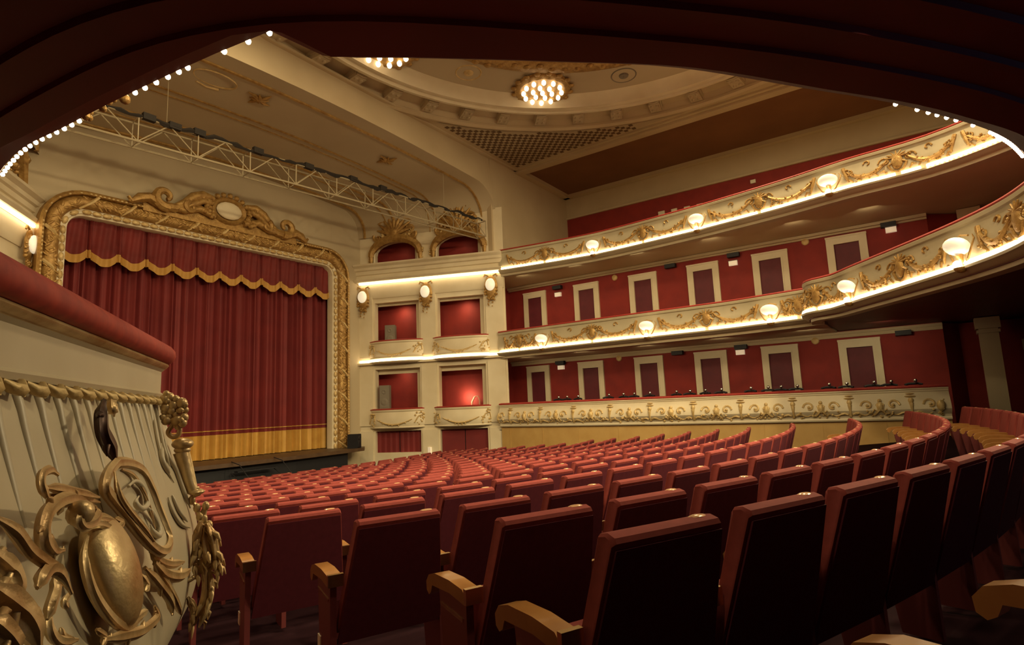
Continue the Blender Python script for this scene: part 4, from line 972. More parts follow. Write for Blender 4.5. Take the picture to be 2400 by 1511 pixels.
z = vault_z(7.3, 14.3) - .02; e = empty('gilt_cartouche', 'thin gilt oval outline on the stage vault between two stars', 'ornament', (7.3, 14.3, z)); m = MB()
m.tube([(.55 * math.cos(a * math.pi / 12), .34 * math.sin(a * math.pi / 12), 0) for a in range(25)], .022, 5); m.tube([(-.3, .42, 0), (0, .5, 0), (.3, .42, 0)], .05, 5); m.build('oval_outline', 'gold_pale', e, 50)
# ================================================================ SMALL WALL FITTINGS
def box_thing(name, label, cat, lo, hi, ms, grp=None, part=None):
    c = tuple((a + b) / 2 for a, b in zip(lo, hi)); e = empty(name, label, cat, c, grp); m = MB()
    m.box([a - b for a, b in zip(lo, c)], [a - b for a, b in zip(hi, c)]); m.build(part or 'case', ms, e); return e
for (y, z, lab) in ((11.88, 5.84, 'white exit sign on the lower balcony wall, between the two doors by the stage'), (4.8, 5.93, 'white exit sign on the lower balcony wall, between the fourth and fifth doors'), (.15, 6.15, 'white exit sign on the lower balcony wall, past the last door'), (11.92, 2.80, 'white exit sign on the boxes wall, between the two doors by the stage'), (4.85, 2.82, 'white exit sign on the boxes wall, beside the fifth door')):
    e = box_thing('exit_sign', lab, 'sign', (20.50, y - .14, z - .08), (20.6, y + .14, z + .08), 'sign_white', 'white exit signs', 'sign_box')
    m = MB(); m.box((-.045, -.16, .08), (.05, .16, .10)); m.build('top_rail', 'grey_box', e)
for (y, z, lab) in ((11.85, 6.13, 'dark spotlight over the exit sign between the doors by the stage, balcony level'), (7.0, 6.2, 'dark spotlight on the balcony wall between the third and fourth doors'), (4.75, 6.2, 'dark spotlight over the exit sign near the fourth balcony door'), (.2, 6.3, 'dark spotlight over the last exit sign of the balcony'), (11.9, 2.99, 'dark spotlight over the exit sign between the doors by the stage, boxes level'), (7.0, 2.98, 'dark spotlight on the boxes wall between the third and fourth doors'), (4.8, 3.0, 'dark spotlight over the exit sign near the fifth boxes door'), (.2, 3.0, 'dark spotlight on the boxes wall past the last door')):
    e = box_thing('wall_spotlight', lab, 'spotlight', (20.38, y - .2, z - .07), (20.56, y + .2, z + .07), 'black', 'dark spotlights under the soffits', 'lamp_body')
    m = MB(); m.tube([(.05, 0, 0), (.13, 0, .02)], .02, 6); m.build('bracket', 'black', e)
for (y, z, lab) in ((9.3, 6.15, 'small round fitting above the third balcony door'.replace('above', 'beside')), (2.5, 6.25, 'small round fitting between the last two balcony doors'), (9.34, 2.98, 'small round fitting on the boxes wall between second and third doors'), (2.54, 3.0, 'small round fitting on the boxes wall between the last two doors')):
    e = empty('wall_fitting', lab, 'wall fitting', (20.59, y, z), 'round wall fittings'); m = MB(); m.lathe([(.0, .06), (.09, .05), (.12, .02), (.12, 0)], 16, Matrix.Rotation(math.radians(-90), 4, 'Y')); m.build('cover_dome', 'gold_pale', e, 50)
for (y, z, w_) in ((8.5, 9.53, .34), (7.92, 9.51, .30), (7.35, 9.48, .30), (6.8, 9.47, .30)):
    box_thing('gallery_plate', 'small pale plate on the red gallery wall, one of a row of four', 'plate', (24.24, y - w_ / 2 * .85, z - .10), (24.3, y + w_ / 2 * .85, z + .10), 'plate_white', 'pale plates on the gallery wall', 'plate_face')
for (y, z) in ((4.58, 9.98),):
    box_thing('gallery_fitting', 'single tiny pale fitting on the red gallery wall above the front', 'plate', (24.22, y - .1, z - .07), (24.3, y + .1, z + .07), 'plate_white', None, 'cover')
# dark chairs behind the far box front
CHY = [11.2, 10.85, 10.4, 9.1, 8.6, 8.15, 7.6, 6.7, 6.2, 5.75, 5.2, 4.35, 3.85, 3.45, 2.95, 2.2, 1.75, 1.05, .6, .1]
ec = None
for i, y in enumerate(CHY):
    lab = 'dark slender chair behind the far box front, %s from the stage end' % ORD[i + 1]
    if ec is None:
        ec = empty('box_chair', lab, 'chair', (18.75, y, .45), 'dark chairs in the side boxes')
        m = MB(); m.box((-.2, -.21, .42), (.2, .21, .46)); m.build('seat', 'seat_red', ec)
        m = MB(); m.tube([(.19, -.2, 1.02), (.22, -.1, 1.05), (.22, .1, 1.05), (.19, .2, 1.02)], .035, 6); m.build('back_rail', 'black', ec, 50)
        m = MB(); m.tube([(.2, -.09, .46), (.21, -.04, 1.0)], .012, 5); m.tube([(.2, .09, .46), (.21, .04, 1.0)], .012, 5); m.ball((.17, -.05, 1.13), .05, 8, 5); m.tube([(.19, -.05, 1.05), (.17, -.05, 1.1)], .02, 5); m.build('back_splat', 'chrome', ec, 50)
        for sx, sy, h_ in ((-.18, -.18, .42), (-.18, .18, .42), (.19, -.2, 1.0), (.19, .2, 1.0)):
            m = MB(); m.tube([(sx, sy, 0), (sx, sy, h_)], .016, 6); m.build('leg', 'black', ec)
        kids = list(ec.children)
    else:
        c = ec.copy(); COL.objects.link(c); c.location = (18.75 + (.25 if y < 1.2 else 0), y, .45); c['label'] = lab; c.rotation_euler = (0, 0, random.uniform(-.4, .4))
        for k in kids: q = k.copy(); COL.objects.link(q); q.parent = c
# ================================================================ CARVED BOX FRONT BESIDE THE CAMERA
NF = {"rim":[[[0.861,1.325,0.092],[0.785,1.318,0.094],[0.705,1.299,0.099],[0.677,1.261,0.112],[0.666,1.219,0.125],[0.658,1.182,0.137],[0.664,1.15,0.148],[0.706,1.137,0.152],[0.764,1.145,0.15],[0.819,1.17,0.142],[0.867,1.206,0.13],[0.904,1.242,0.117],[0.946,1.274,0.107],[0.961,1.294,0.101],[0.926,1.312,0.096],[0.861,1.325,0.092]],0.0081],"rim_inner":[[[0.923,1.314,0.105],[0.938,1.283,0.115],[0.91,1.251,0.124],[0.86,1.21,0.138],[0.82,1.175,0.15]],0.0045],"rim_inner2":[[[0.837,1.311,0.096],[0.775,1.295,0.101],[0.741,1.26,0.112],[0.738,1.226,0.124],[0.743,1.184,0.137]],0.0033],"curl":[[[0.83,1.279,0.106],[0.77,1.282,0.105],[0.73,1.259,0.112],[0.74,1.234,0.12],[0.79,1.232,0.121],[0.818,1.247,0.116],[0.784,1.255,0.114]],0.0041],"curl2":[[[0.762,1.233,0.121],[0.731,1.216,0.126],[0.714,1.183,0.137],[0.736,1.17,0.142],[0.766,1.182,0.138],[0.767,1.198,0.132]],0.0042],"stalk":[[[0.817,1.437,0.057],[0.86,1.409,0.065],[0.879,1.383,0.073],[0.869,1.356,0.082],[0.861,1.325,0.092]],0.01],"stalkb":[[[0.764,1.438,0.057],[0.784,1.415,0.064]],0.0083],"hook":[[[1.166,1.333,0.099],[1.185,1.341,0.096],[1.213,1.339,0.097],[1.225,1.329,0.1],[1.225,1.318,0.104],[1.216,1.304,0.108]],0.0043],"leafa":[[[1.216,1.322,0.103],[1.172,1.315,0.105],[1.117,1.303,0.108],[1.038,1.286,0.114]],0.0046],"leafb":[[[1.18,1.309,0.096],[1.136,1.303,0.098],[1.078,1.291,0.102],[1.005,1.275,0.107]],0.0036],"bigc":[[[1.07,1.275,0.117],[1.12,1.294,0.111],[1.18,1.301,0.109],[1.23,1.296,0.111],[1.257,1.283,0.115],[1.266,1.267,0.12],[1.247,1.251,0.124],[1.219,1.246,0.126]],0.007],"spiral":[[[1.105,1.279,0.126],[1.102,1.27,0.129],[1.131,1.263,0.131],[1.163,1.265,0.13],[1.177,1.275,0.127],[1.162,1.281,0.125]],0.0058],"eggrim":[[[1.031,1.233,0.101],[1.073,1.211,0.108],[1.087,1.178,0.119],[1.078,1.145,0.13],[1.048,1.108,0.143],[0.981,1.075,0.148],[0.897,1.063,0.15]],0.0058],"fan1":[[[0.993,1.23,0.122],[1.035,1.247,0.116],[1.095,1.254,0.114]],0.0045],"fan2":[[[0.982,1.228,0.123],[0.98,1.24,0.118],[1.036,1.255,0.114]],0.004],"fan3":[[[0.972,1.227,0.123],[0.935,1.23,0.122],[0.957,1.242,0.117]],0.0042],"leafL1":[[[1.408,1.316,0.124],[1.38,1.299,0.13],[1.362,1.276,0.137],[1.34,1.26,0.142],[1.306,1.237,0.149],[1.295,1.211,0.158]],0.0053],"leafL2":[[[1.298,1.234,0.151],[1.324,1.247,0.146],[1.349,1.245,0.147],[1.368,1.238,0.149]],0.0058],"leafL3":[[[1.267,1.229,0.133],[1.276,1.214,0.137],[1.301,1.203,0.141],[1.315,1.193,0.143]],0.0052],"leafL4":[[[1.215,1.193,0.134],[1.239,1.19,0.135],[1.232,1.181,0.138]],0.0031],"leafL5":[[[1.478,1.297,0.151],[1.458,1.278,0.156],[1.458,1.263,0.162],[1.463,1.257,0.162]],0.0066],"leafL6":[[[1.492,1.272,0.158],[1.467,1.251,0.164],[1.457,1.233,0.171],[1.452,1.205,0.18]],0.0087],"leafL7":[[[1.507,1.25,0.165],[1.495,1.235,0.17],[1.488,1.216,0.177]],0.0069],"curlL":[[[1.251,1.191,0.124],[1.27,1.173,0.131],[1.257,1.152,0.138],[1.207,1.136,0.143]],0.0045],"curlL2":[[[1.242,1.163,0.134],[1.241,1.153,0.138],[1.218,1.139,0.143]],0.0025],"bot1":[[[1.106,1.101,0.144],[1.01,1.073,0.149],[0.902,1.045,0.152],[0.794,1.032,0.153],[0.799,1.055,0.151]],0.0064],"bot2":[[[0.981,1.075,0.148],[0.932,1.074,0.148],[0.856,1.064,0.15]],0.005],"bot3":[[[1.117,1.119,0.139],[1.097,1.103,0.144],[1.112,1.094,0.146]],0.0035],"wave1":[[[0.746,1.145,0.13],[0.711,1.118,0.139],[0.622,1.089,0.146],[0.465,1.058,0.15]],0.0064],"wave2":[[[0.746,1.122,0.138],[0.699,1.088,0.147],[0.543,1.044,0.152],[0.4,1.024,0.154]],0.0084],"wave3":[[[0.813,1.128,0.135],[0.756,1.085,0.147],[0.666,1.028,0.154],[0.658,0.994,0.159]],0.0068],"wave4":[[[0.716,1.088,0.147],[0.623,1.021,0.155],[0.543,0.961,0.158]],0.0055],"wave5":[[[0.85,1.126,0.136],[0.836,1.102,0.144],[0.856,1.097,0.145]],0.0046],"line1":[[[0.157,1.458,0.004],[0.202,1.39,0.025],[0.24,1.326,0.045],[0.244,1.271,0.062],[0.194,1.22,0.078]],0.0036],"line2":[[[0.106,1.459,0.004],[0.15,1.377,0.029],[0.184,1.317,0.048],[0.181,1.265,0.064]],0.0037],"line3":[[[0.323,1.195,0.087],[0.332,1.158,0.1],[0.284,1.118,0.113],[0.171,1.088,0.12]],0.0035],"line4":[[[0.269,1.194,0.087],[0.261,1.152,0.102],[0.196,1.109,0.116]],0.0035],"line5":[[[0.151,1.34,0.043],[0.174,1.292,0.058],[0.129,1.251,0.071],[0.121,1.187,0.092],[0.105,1.134,0.109]],0.005],"line6":[[[0.218,1.331,0.045],[0.262,1.286,0.059],[0.22,1.247,0.071]],0.0059],"egg":[[[0.984,1.167,0.123],[0.962,1.227,0.103],[0.98,1.101,0.144],[1.063,1.19,0.115],[0.886,1.139,0.132]],0],"k_mask":[[[0.116,1.458,0.032],[0.114,1.464,0.045],[0.111,1.457,0.061],[0.108,1.444,0.076],[0.106,1.424,0.086],[0.107,1.401,0.083],[0.11,1.393,0.066],[0.114,1.407,0.044],[0.115,1.432,0.036],[0.112,1.438,0.054],[0.109,1.422,0.069],[0.113,1.423,0.051],[0.108,1.386,0.078],[0.115,1.394,0.039]],0],"k_ring":[[[0.112,1.381,0.056],[0.109,1.37,0.073],[0.109,1.349,0.071],[0.112,1.345,0.056],[0.114,1.36,0.045],[0.112,1.381,0.056]],0],"k_capital":[[[0.11,1.324,0.068],[0.107,1.323,0.083],[0.104,1.324,0.101]],0],"k_shaft":[[[0.108,1.3,0.079],[0.105,1.253,0.092],[0.103,1.208,0.104],[0.101,1.18,0.114]],0],"k_shaft_edge":[[[0.104,1.302,0.097],[0.102,1.245,0.11],[0.1,1.182,0.123]],0],"k_base":[[[0.102,1.177,0.112],[0.098,1.181,0.132]],0],"k_chain":[[[0.102,1.156,0.112],[0.099,1.132,0.126],[0.098,1.106,0.134],[0.095,1.135,0.149],[0.096,1.098,0.145],[0.093,1.078,0.159]],0],"k_ac1":[[[0.197,1.108,0.149],[0.198,1.063,0.142],[0.198,1.028,0.141],[0.199,0.995,0.133]],0],"k_ac2":[[[0.194,1.1,0.165],[0.191,1.057,0.18],[0.189,1.009,0.189],[0.188,0.967,0.195]],0],"k_ac3":[[[0.195,1.09,0.158],[0.194,1.037,0.161],[0.193,1.001,0.169],[0.194,0.967,0.161]],0],"k_ac4":[[[0.189,1.021,0.188],[0.188,0.984,0.197],[0.188,0.956,0.193]],0],"k_rib1":[[[0.192,0.977,0.173],[0.191,0.918,0.179],[0.192,0.874,0.172],[0.196,0.822,0.153]],0],"k_rib2":[[[0.196,1.004,0.152],[0.193,0.955,0.166],[0.194,0.898,0.165],[0.197,0.846,0.148]],0],"k_rib3":[[[0.199,0.995,0.136],[0.197,0.965,0.145],[0.199,0.959,0.134]],0],"k_rib4":[[[0.201,0.907,0.124],[0.198,0.87,0.14],[0.198,0.825,0.139]],0]}
F0 = Vector((.86, 1.96, 0)); DRv = Vector((-.559, -.829, 0)); NN = Vector((.829, -.559, 0))
NPZ = [.60, .72, .76, .85, .98, 1.10, 1.25, 1.40, 1.46, 1.48, 1.62]; NPO = [0, .02, .06, .115, .13, .115, .065, .018, 0, 0, 0]
def npo(z):
    if z <= NPZ[0]: return NPO[0]
    for a, b, c, d in zip(NPZ, NPZ[1:], NPO, NPO[1:]):
        if z <= b: return c + (d - c) * (z - a) / (b - a)
    return 0
def smooth_po(z):
    s = 0; ws = 0
    for k in range(-4, 5): wt = 5 - abs(k); s += wt * npo(z + k * .02); ws += wt
    return s / ws if z < 1.44 else npo(z)
def L3(p): return F0 + DRv * p[0] + NN * p[2] + Vector((0, 0, p[1]))
e = empty('carved_balustrade', 'close carved cream box front with gilt scrolls and a red padded rail', 'box front', (.86, 1.96, .6))
# plan: along the front, round the corner, then off towards the stage
NPTS = [F0 + DRv * 2.6, F0 + DRv * 1.8, F0 + DRv * 1.3, F0 + DRv * .8, F0 + DRv * .4, F0 + DRv * .1, F0 + DRv * .02, F0 + DRv * -.03 - NN * .012, F0 + DRv * -.055 - NN * .04, F0 + DRv * -.06 - NN * .08]
NPTS = [(p.x, p.y) for p in NPTS] + [(.79, 2.2), (.80, 2.8), (.95, 4.5), (1.3, 7), (1.9, 12)]
NP = Path(list(reversed(NPTS)), smooth=False)
if NP.n[len(NP.n) // 2].dot(Vector((NN.x, NN.y))) < 0: NP = Path(NPTS, smooth=False)
idx = [i for i in range(len(NP.p))]
zs = [.60 + .02 * k for k in range(44)]
m = MB(); m.sweep(NP.rows(), [(-.16, .60)] + [(smooth_po(z), z) for z in zs] + [(0, 1.47), (-.16, 1.47)], closed=True); rel(m, e).build('carved_panel', 'cream_lacquer', e, 40)
m = MB(); m.sweep(NP.rows(), [(-.14, 1.465), (.008, 1.465), (.012, 1.475), (.004, 1.482), (.004, 1.545), (.012, 1.552), (-.14, 1.552)], closed=True); rel(m, e).build('fascia', 'cream_lacquer', e, 40)
m = MB(); m.sweep(NP.rows(), [(-.14, 1.550), (.008, 1.550), (.012, 1.555), (.020, 1.558), (.024, 1.564), (.020, 1.570), (.010, 1.572), (-.14, 1.572)], closed=True); rel(m, e).build('shadow_molding', 'gilt_carving', e, 50)
m = MB(); m.sweep(NP.rows(), [(-.14, 1.571), (.024, 1.571), (.036, 1.578), (.042, 1.592), (.040, 1.608), (.028, 1.624), (.004, 1.634), (-.06, 1.640), (-.14, 1.635)], closed=True); rel(m, e).build('rail_cushion', 'rail_red', e, 50)
# base below the carving
m = MB(); m.sweep(NP.rows(), [(-.02, -.6), (-.02, .61), (-.2, .61), (-.2, -.6)], closed=True); rel(m, e).build('base_panel', 'red_wall', e)
# fluting with scalloped leaf tips under the fascia
m = MB(); mt = MB(); k = 0; u = .035
while u < 1.9:
    pts = []
    for i in range(12):
        z = 1.455 - .34 * i / 11 * (1 if u > .25 else .55); pts.append(L3((u + .012 * i / 11 * 2, z, smooth_po(z) - .003 - .006 * i / 11)))
    m.tube(pts, [.0105 * (1 - .6 * i / 11) + .001 for i in range(12)], 8)
    # leaf tip
    mt.tube([L3((u + .008, 1.462, .014)), L3((u + .028, 1.449, .022)), L3((u + .048, 1.452, .018)), L3((u + .066, 1.462, .012))], [.006, .010, .009, .004], 6)
    mt.tube([L3((u, 1.462, .01)), L3((u, 1.440, .015))], [.007, .003], 5)
    u += .078; k += 1
rel(m, e).build('fluting', 'cream_lacquer', e, 60); rel(mt, e).build('leaf_tips', 'gold_pale', e, 60)
taper = lambda n, r, a=.35, b=.35: [r * (a + (1 - a) * min(1, (i + .3) / (n * .25)) if i < n * .25 else r / r * (b + (1 - b) * min(1, (n - 1 - i + .3) / (n * .25))) if i > n * .75 else 1) * (1 if i < n * .25 else 1) if False else r * max(a if i < n / 2 else b, min(1.0, min(i + .4, n - .6 - i) / (n * .22))) for i in range(n)]
def spline(pts, per=5):
    P = [Vector(p) for p in pts]; out = []
    for i in range(len(P) - 1):
        a, b, c, d = P[max(i - 1, 0)], P[i], P[i + 1], P[min(i + 2, len(P) - 1)]
        for j in range(per):
            t = j / per; out.append(.5 * ((2 * b) + (c - a) * t + (2 * a - 5 * b + 4 * c - d) * t * t + (3 * b - a - 3 * c + d) * t ** 3))
    out.append(P[-1]); return out
def ridged(m, sp, radii, lobes=3, depth=.28, seg=18):
    """carved stroke: a tapering band with rounded ridges along it"""
    n = len(sp); vs = []; up = NN.copy()
    for i, q in enumerate(sp):
        t = (sp[min(i + 1, n - 1)] - sp[max(i - 1, 0)]).normalized(); a = t.cross(up).normalized(); b = a.cross(t).normalized()
        for k in range(seg):
            th = 2 * math.pi * k / seg; rr = radii[i] * (1 - depth * .5 + depth * .5 * math.cos(2 * lobes * th)); vs.append(q + a * math.cos(th) * rr * 1.12 + b * math.sin(th) * rr * .85)
    fs = [(i * seg + k, i * seg + (k + 1) % seg, (i + 1) * seg + (k + 1) % seg, (i + 1) * seg + k) for i in range(n - 1) for k in range(seg)]
    m.add(vs, fs + [tuple(range(seg - 1, -1, -1)), tuple(range((n - 1) * seg, n * seg))])
def carve(keys, name, ms, rk=1.0, lobed=True):
    m = MB()
    for kx in keys:
        pts, r = NF[kx]; r *= 1.35; sp = spline([L3(q) for q in pts]); n_ = len(sp)
        closed = (Vector(pts[0]) - Vector(pts[-1])).length < 1e-6
        rad = [r * rk] * n_ if closed else taper(n_, r * rk, .45, .3)
        if lobed: ridged(m, sp, rad)
        else: m.tube(sp, rad, 8)
        if lobed and not closed and r > .008:          # leaflets along the outside of the stroke
            for i in range(2, n_ - 1, 4):
                t = (sp[min(i + 1, n_ - 1)] - sp[i - 1]).normalized(); sd = t.cross(NN).normalized() * (1 if (i // 4) % 2 else -1)
                m.tube([sp[i], sp[i] + sd * rad[i] * 1.25 + t * rad[i] * .3, sp[i] + sd * rad[i] * 1.7 + t * rad[i] * 1.1], [rad[i] * .55, rad[i] * .45, rad[i] * .12], 7)
    rel(m, e); return m.build(name, ms, e, 60)
carve(['rim', 'rim_inner', 'rim_inner2'], 'shield_rim', 'gilt_carving', .9)
carve(['curl', 'curl2'], 'shield_scroll', 'cream_lacquer', 1.0, False)
m = MB()                                                     # dished ground of the shield
pl = [L3(p) for p in NF['rim'][0]]; c = sum(pl, Vector()) / len(pl) - NN * .02
m.add([c] + pl, [(0, i, i + 1) for i in range(1, len(pl))]); rel(m, e).build('shield_ground', 'cream_lacquer', e, 60)
carve(['stalk'], 'leaf_stalk', 'gilt_dark'); carve(['stalkb'], 'stalk_bud', 'gilt_carving')
carve(['hook', 'leafa', 'leafb', 'bigc', 'spiral'], 'scroll_leaf', 'gilt_carving')
m = MB(); p = L3(NF['spiral'][0][-1]); m.ball(p, .017, 10, 7); rel(m, e).build('scroll_bead', 'gilt_carving', e, 60)
eg = [L3(p) for p in NF['egg'][0]]
m = MB(); m.ell(eg[0], (eg[4] - eg[3]) * .40, NN * .034, (eg[1] - eg[2]) * .56 + Vector((0, 0, .018)), 24, 16); rel(m, e).build('egg_boss', 'gilt_carving', e, 60)
carve(['eggrim', 'fan1', 'fan2', 'fan3'], 'boss_collar', 'gilt_carving')
carve(['leafL1', 'leafL2', 'leafL3', 'leafL4'], 'acanthus_leaf', 'gilt_carving'); carve(['leafL5', 'leafL6', 'leafL7'], 'acanthus_leaf', 'gilt_carving')
carve(['curlL', 'curlL2', 'bot1', 'bot2', 'bot3'], 'base_scroll', 'gilt_carving')
carve(['wave1', 'wave2', 'wave3', 'wave4', 'wave5'], 'shell_scroll', 'gilt_carving')
carve(['line1', 'line2', 'line3', 'line4', 'line5', 'line6'], 'line_relief', 'cream_lacquer', 1.0, False)
# corner drop: blossom mask, ring, column, chain, leaves
m = MB(); R = random.Random(9)
for p in NF['k_mask'][0]: m.ball(L3(p), R.uniform(.011, .019), 8, 5)
for p in NF['k_mask'][0]: m.ball(L3(p) + Vector((R.uniform(-.012, .012), R.uniform(-.012, .012), R.uniform(-.012, .012))), .010, 7, 4)
rel(m, e).build('blossom_mask', 'gilt_carving', e, 60)
m = MB(); m.tube(spline([L3(p) for p in NF['k_ring'][0]]), .007, 7); rel(m, e).build('corner_ring', 'gilt_carving', e, 60)
m = MB(); cp = [L3(p) for p in NF['k_capital'][0]]; sh = [L3(p) for p in NF['k_shaft'][0]]; se = [L3(p) for p in NF['k_shaft_edge'][0]]; ba = [L3(p) for p in NF['k_base'][0]]
m.ell(cp[1], (.030, 0, 0), (0, .030, 0), (0, 0, .017), 12, 8); m.ell(cp[1] + Vector((0, 0, -.018)), (.023, 0, 0), (0, .023, 0), (0, 0, .012), 12, 8)
m.tube(spline(sh), [.021 - .006 * i / (len(spline(sh)) - 1) for i in range(len(spline(sh)))], 12); m.tube(spline(se), .005, 6)
m.tube(ba, [.016, .014], 8); m.ell((ba[0] + ba[1]) / 2, (.024, 0, 0), (0, .024, 0), (0, 0, .010), 10, 6)
rel(m, e).build('drop_column', 'gilt_carving', e, 50)
m = MB()
for p in NF['k_chain'][0]: q = L3(p); m.ell(q, (.011, 0, 0), (0, .011, 0), (0, 0, .014), 8, 6)
m.tube(spline([L3(p) for p in NF['k_chain'][0]]), .006, 6); rel(m, e).build('corner_chain', 'gilt_carving', e, 60)
m = MB()
for kx, r in (('k_ac1', .015), ('k_ac2', .014), ('k_ac3', .015), ('k_ac4', .011), ('k_rib1', .012), ('k_rib2', .013), ('k_rib3', .011), ('k_rib4', .012)):
    sp = spline([L3(p) for p in NF[kx][0]]); n_ = len(sp); rad = taper(n_, r, .5, .25); ridged(m, sp, rad, 2, .35)
    for i in range(1, n_ - 1, 2):
        t = (sp[i + 1] - sp[i - 1]).normalized(); sd = (DRv * R.uniform(-1, 1) + NN * R.uniform(-.2, .9)).normalized()
        m.tube([sp[i], sp[i] + sd * .016 + t * .012, sp[i] + sd * .020 + t * .030], [rad[i] * .6, rad[i] * .55, rad[i] * .15], 6)
rel(m, e).build('corner_acanthus', 'gilt_carving', e, 60)
# ================================================================ SEATS
def seat_meshes():
    P = {}
    # backrest: wedge pad, leaning back; rear top edge on the local origin line, facing +y
    m = MB(); rows = []
    side = [(.002, .962), (.010, .978), (.045, .988), (.080, .982), (.094, .962), (.208, .47), (.212, .40), (.182, .38), (.168, .40)]
    n = len(side); fr = [-1, -.955, -.33, .33, .955, 1]
    vs = []
    for i, f in enumerate(fr):
        sc = .012 if i in (0, 5) else 0
        for (y, z) in side:
            hw = .245 + .065 * (.98 - z) / .6
            vs.append((f * hw, y + (sc if y < .03 and z > .9 else -sc if z > .5 and y > .08 else 0), z - (.010 if sc and z > .96 else 0)))
    m.add(vs, [])
    for i in range(5):
        for j in range(n):
            m.cur = 1 if 4 <= j <= 5 else 0
            m.f.append((i * n + j, i * n + (j + 1) % n, (i + 1) * n + (j + 1) % n, (i + 1) * n + j)); m.mi.append(m.cur)
    m.cur = 0; m.f.append(tuple(range(n - 1, -1, -1))); m.mi.append(0); m.f.append(tuple(5 * n + i for i in range(n))); m.mi.append(0)
    P['backrest'] = (m, ['seat_red', 'seat_stripe'], 35)
    m = MB()
    a = [(-.238, .006, .942), (.238, .006, .942), (.306, .184, .32), (-.306, .184, .32)]
    m.add([(x, y - .006, z) for x, y, z in a] + [(x, y + .012, z) for x, y, z in a], [(0, 1, 2, 3), (7, 6, 5, 4), (0, 4, 5, 1), (1, 5, 6, 2), (2, 6, 7, 3), (3, 7, 4, 0)])
    P['back_panel'] = (m, ['seat_back'], None)
    m = MB()
    sp = [(.225, .38), (.26, .34), (.30, .35), (.33, .43), (.335, .54), (.32, .62), (.295, .65), (.265, .63), (.24, .52)]
    m.prism(sp, -.235, .235); P['seat'] = (m, ['seat_red'], 35)
    m = MB(); m.ell((.175, .052, .986), (.042, 0, 0), (0, .020, 0), (0, 0, .006), 10, 4); P['top_plate'] = (m, ['plate_gloss'], 60)  # small glossy tan plate at one top corner of the backrest
    m = MB(); m.box((-.372, .125, .635), (-.288, .150, .70)); P['armrest_cap'] = (m, ['brass'], None)
    arm = [(.14, .665), (.17, .69), (.30, .70), (.46, .695), (.53, .675), (.56, .64), (.555, .60), (.53, .585), (.505, .60), (.49, .635), (.30, .645), (.15, .63)]
    m = MB(); m.prism(arm, -.368, -.292); P['armrest'] = (m, ['arm_wood'], 40)
    m = MB(); m.prism([(.16, .02), (.17, .63), (.30, .645), (.45, .635), (.42, .40), (.36, .02)], -.35, -.315)
    P['side_panel'] = (m, ['seat_side'], None)
    m = MB(); m.prism([(.20, .56), (.435, .575), (.43, .56), (.20, .545)], -.354, -.349); P['edge_strip'] = (m, ['brass'], None)
    m = MB(); m.box((-.356, .36, .24), (-.349, .42, .32)); P['row_light'] = (m, ['plate_white'], None)
    return P
SM = seat_meshes()
def shift(mb, dx):
    q = MB(); q.v = [(-x if dx else x, y, z) for x, y, z in mb.v]; q.f = [tuple(reversed(f)) for f in mb.f]; q.mi = list(mb.mi); return q
allm = ['seat_red', 'seat_stripe', 'seat_back', 'arm_wood', 'seat_side', 'plate_gloss']
def joined():
    q = MB()
    for k in ('backrest', 'back_panel', 'seat', 'armrest', 'side_panel', 'top_plate'):
        mb, ms, _ = SM[k]; o = len(q.v); q.v += mb.v
        for f, i in zip(mb.f, mb.mi): q.f.append(tuple(o + a for a in f)); q.mi.append(allm.index(ms[i]))
    return q
parts = {}
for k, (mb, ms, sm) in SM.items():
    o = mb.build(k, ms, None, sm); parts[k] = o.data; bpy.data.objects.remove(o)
o = shift(SM['armrest'][0], 1).build('armrest', ['arm_wood'], None, 40); arm_r = o.data; bpy.data.objects.remove(o)
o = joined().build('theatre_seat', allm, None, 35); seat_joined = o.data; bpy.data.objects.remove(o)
CI = cam.matrix_world.inverted()
def project(p):
    q = CI @ Vector(p); return (1200 + 1349 * q.x / -q.z, 755.5 - 1349 * q.y / -q.z, -q.z) if q.z < -.1 else (9e9, 9e9, -1)
XEND = {0: 1.89, 1: 2.26, 2: 2.38, 3: 2.52, 4: 2.62, -1: 1.65}
spots = []; NROW = {}
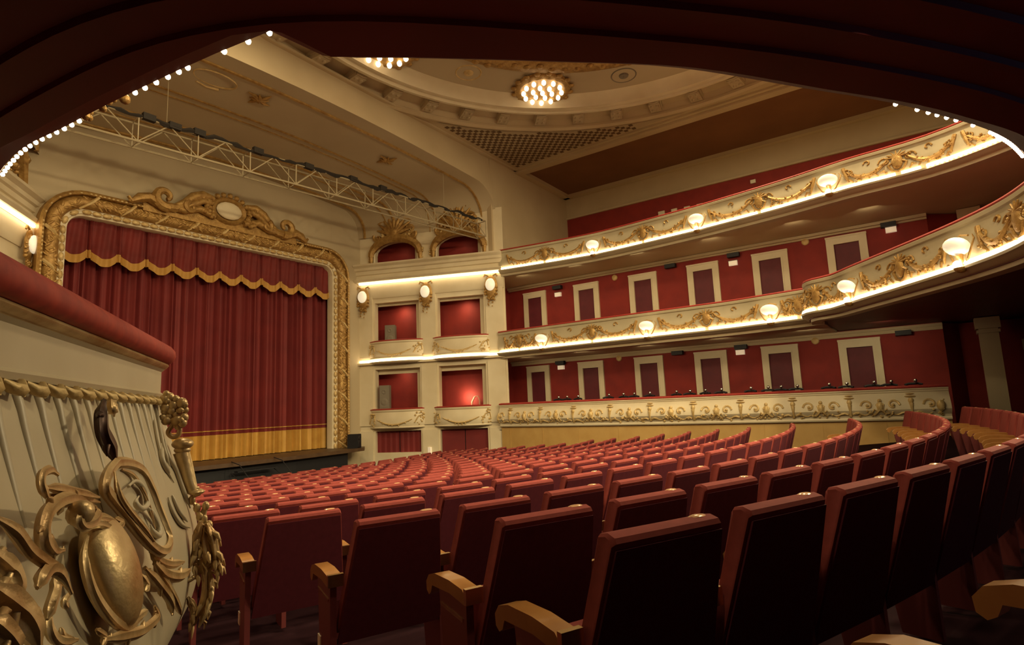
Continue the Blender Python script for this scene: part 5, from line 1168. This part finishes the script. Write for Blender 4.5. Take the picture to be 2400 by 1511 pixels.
for k in range(-4, 19):
    x = XEND.get(k, 2.8 + .03 * (k - 4) if k > 4 else 1.93 - .02 * k)
    if k >= 16: x = 4.6
    j = 0
    while x < 14.62:
        j += 1
        y = row_y(k, x); th = math.atan((x - XC) / 18.5)          # slope of the row
        px, py, dz_ = project((x, y, ztop(k))); fx, fy, fz = project((x - .1, y + .4, ztop(k) - .3))
        inf = (-60 < px < 2440 and py < 1540) or (-20 < fx < 2420 and 0 < fy < 1530)
        if k == -1 and x < 4.4: inf = True
        if inf: spots.append((dz_ if dz_ > 0 else fz, k, j, x, y, ztop(k) - .98, th))
        x += .66 * math.cos(th)
    NROW[k] = j
spots.sort()
def ordn(n): return ORD[n] if n < len(ORD) else str(n) + 'th'
minj = {}
for s in spots: minj[s[1]] = min(minj.get(s[1], 99), s[2])
kmin = min(s[1] for s in spots)
rest = []
NPART, NIND = 90, 300
for i, (dz_, k, j, x, y, z, th) in enumerate(spots):
    M_ = Matrix.Translation((x, y, z)) @ Matrix.Rotation(th, 4, 'Z')
    if i >= NIND: rest.append(M_); continue
    lab = 'red velvet tip-up seat, %s from the aisle in the %s row from the camera' % (ordn(j), ordn(k + 2)) if k >= -1 else 'red velvet seat %s from the far end of the %s striped row behind the camera row' % (ordn(NROW[k] - j + 1), ordn(-1 - k))
    if i < NPART:
        e = empty('theatre_seat', lab, 'theatre seat', (x, y, z), 'red velvet seats of the stalls', th)
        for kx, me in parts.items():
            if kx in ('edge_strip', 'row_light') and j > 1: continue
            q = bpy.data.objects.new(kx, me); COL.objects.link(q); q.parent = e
    else:
        q = bpy.data.objects.new('theatre_seat', seat_joined); COL.objects.link(q); q.matrix_world = M_
        tag(q, lab, 'theatre seat', 'red velvet seats of the stalls')
if rest:
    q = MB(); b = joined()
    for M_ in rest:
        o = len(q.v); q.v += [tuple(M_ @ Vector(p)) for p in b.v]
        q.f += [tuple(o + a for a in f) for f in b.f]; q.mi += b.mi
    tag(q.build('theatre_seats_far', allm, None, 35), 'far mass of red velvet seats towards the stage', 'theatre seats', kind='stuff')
print('SEATS', len(spots), 'rows', kmin)
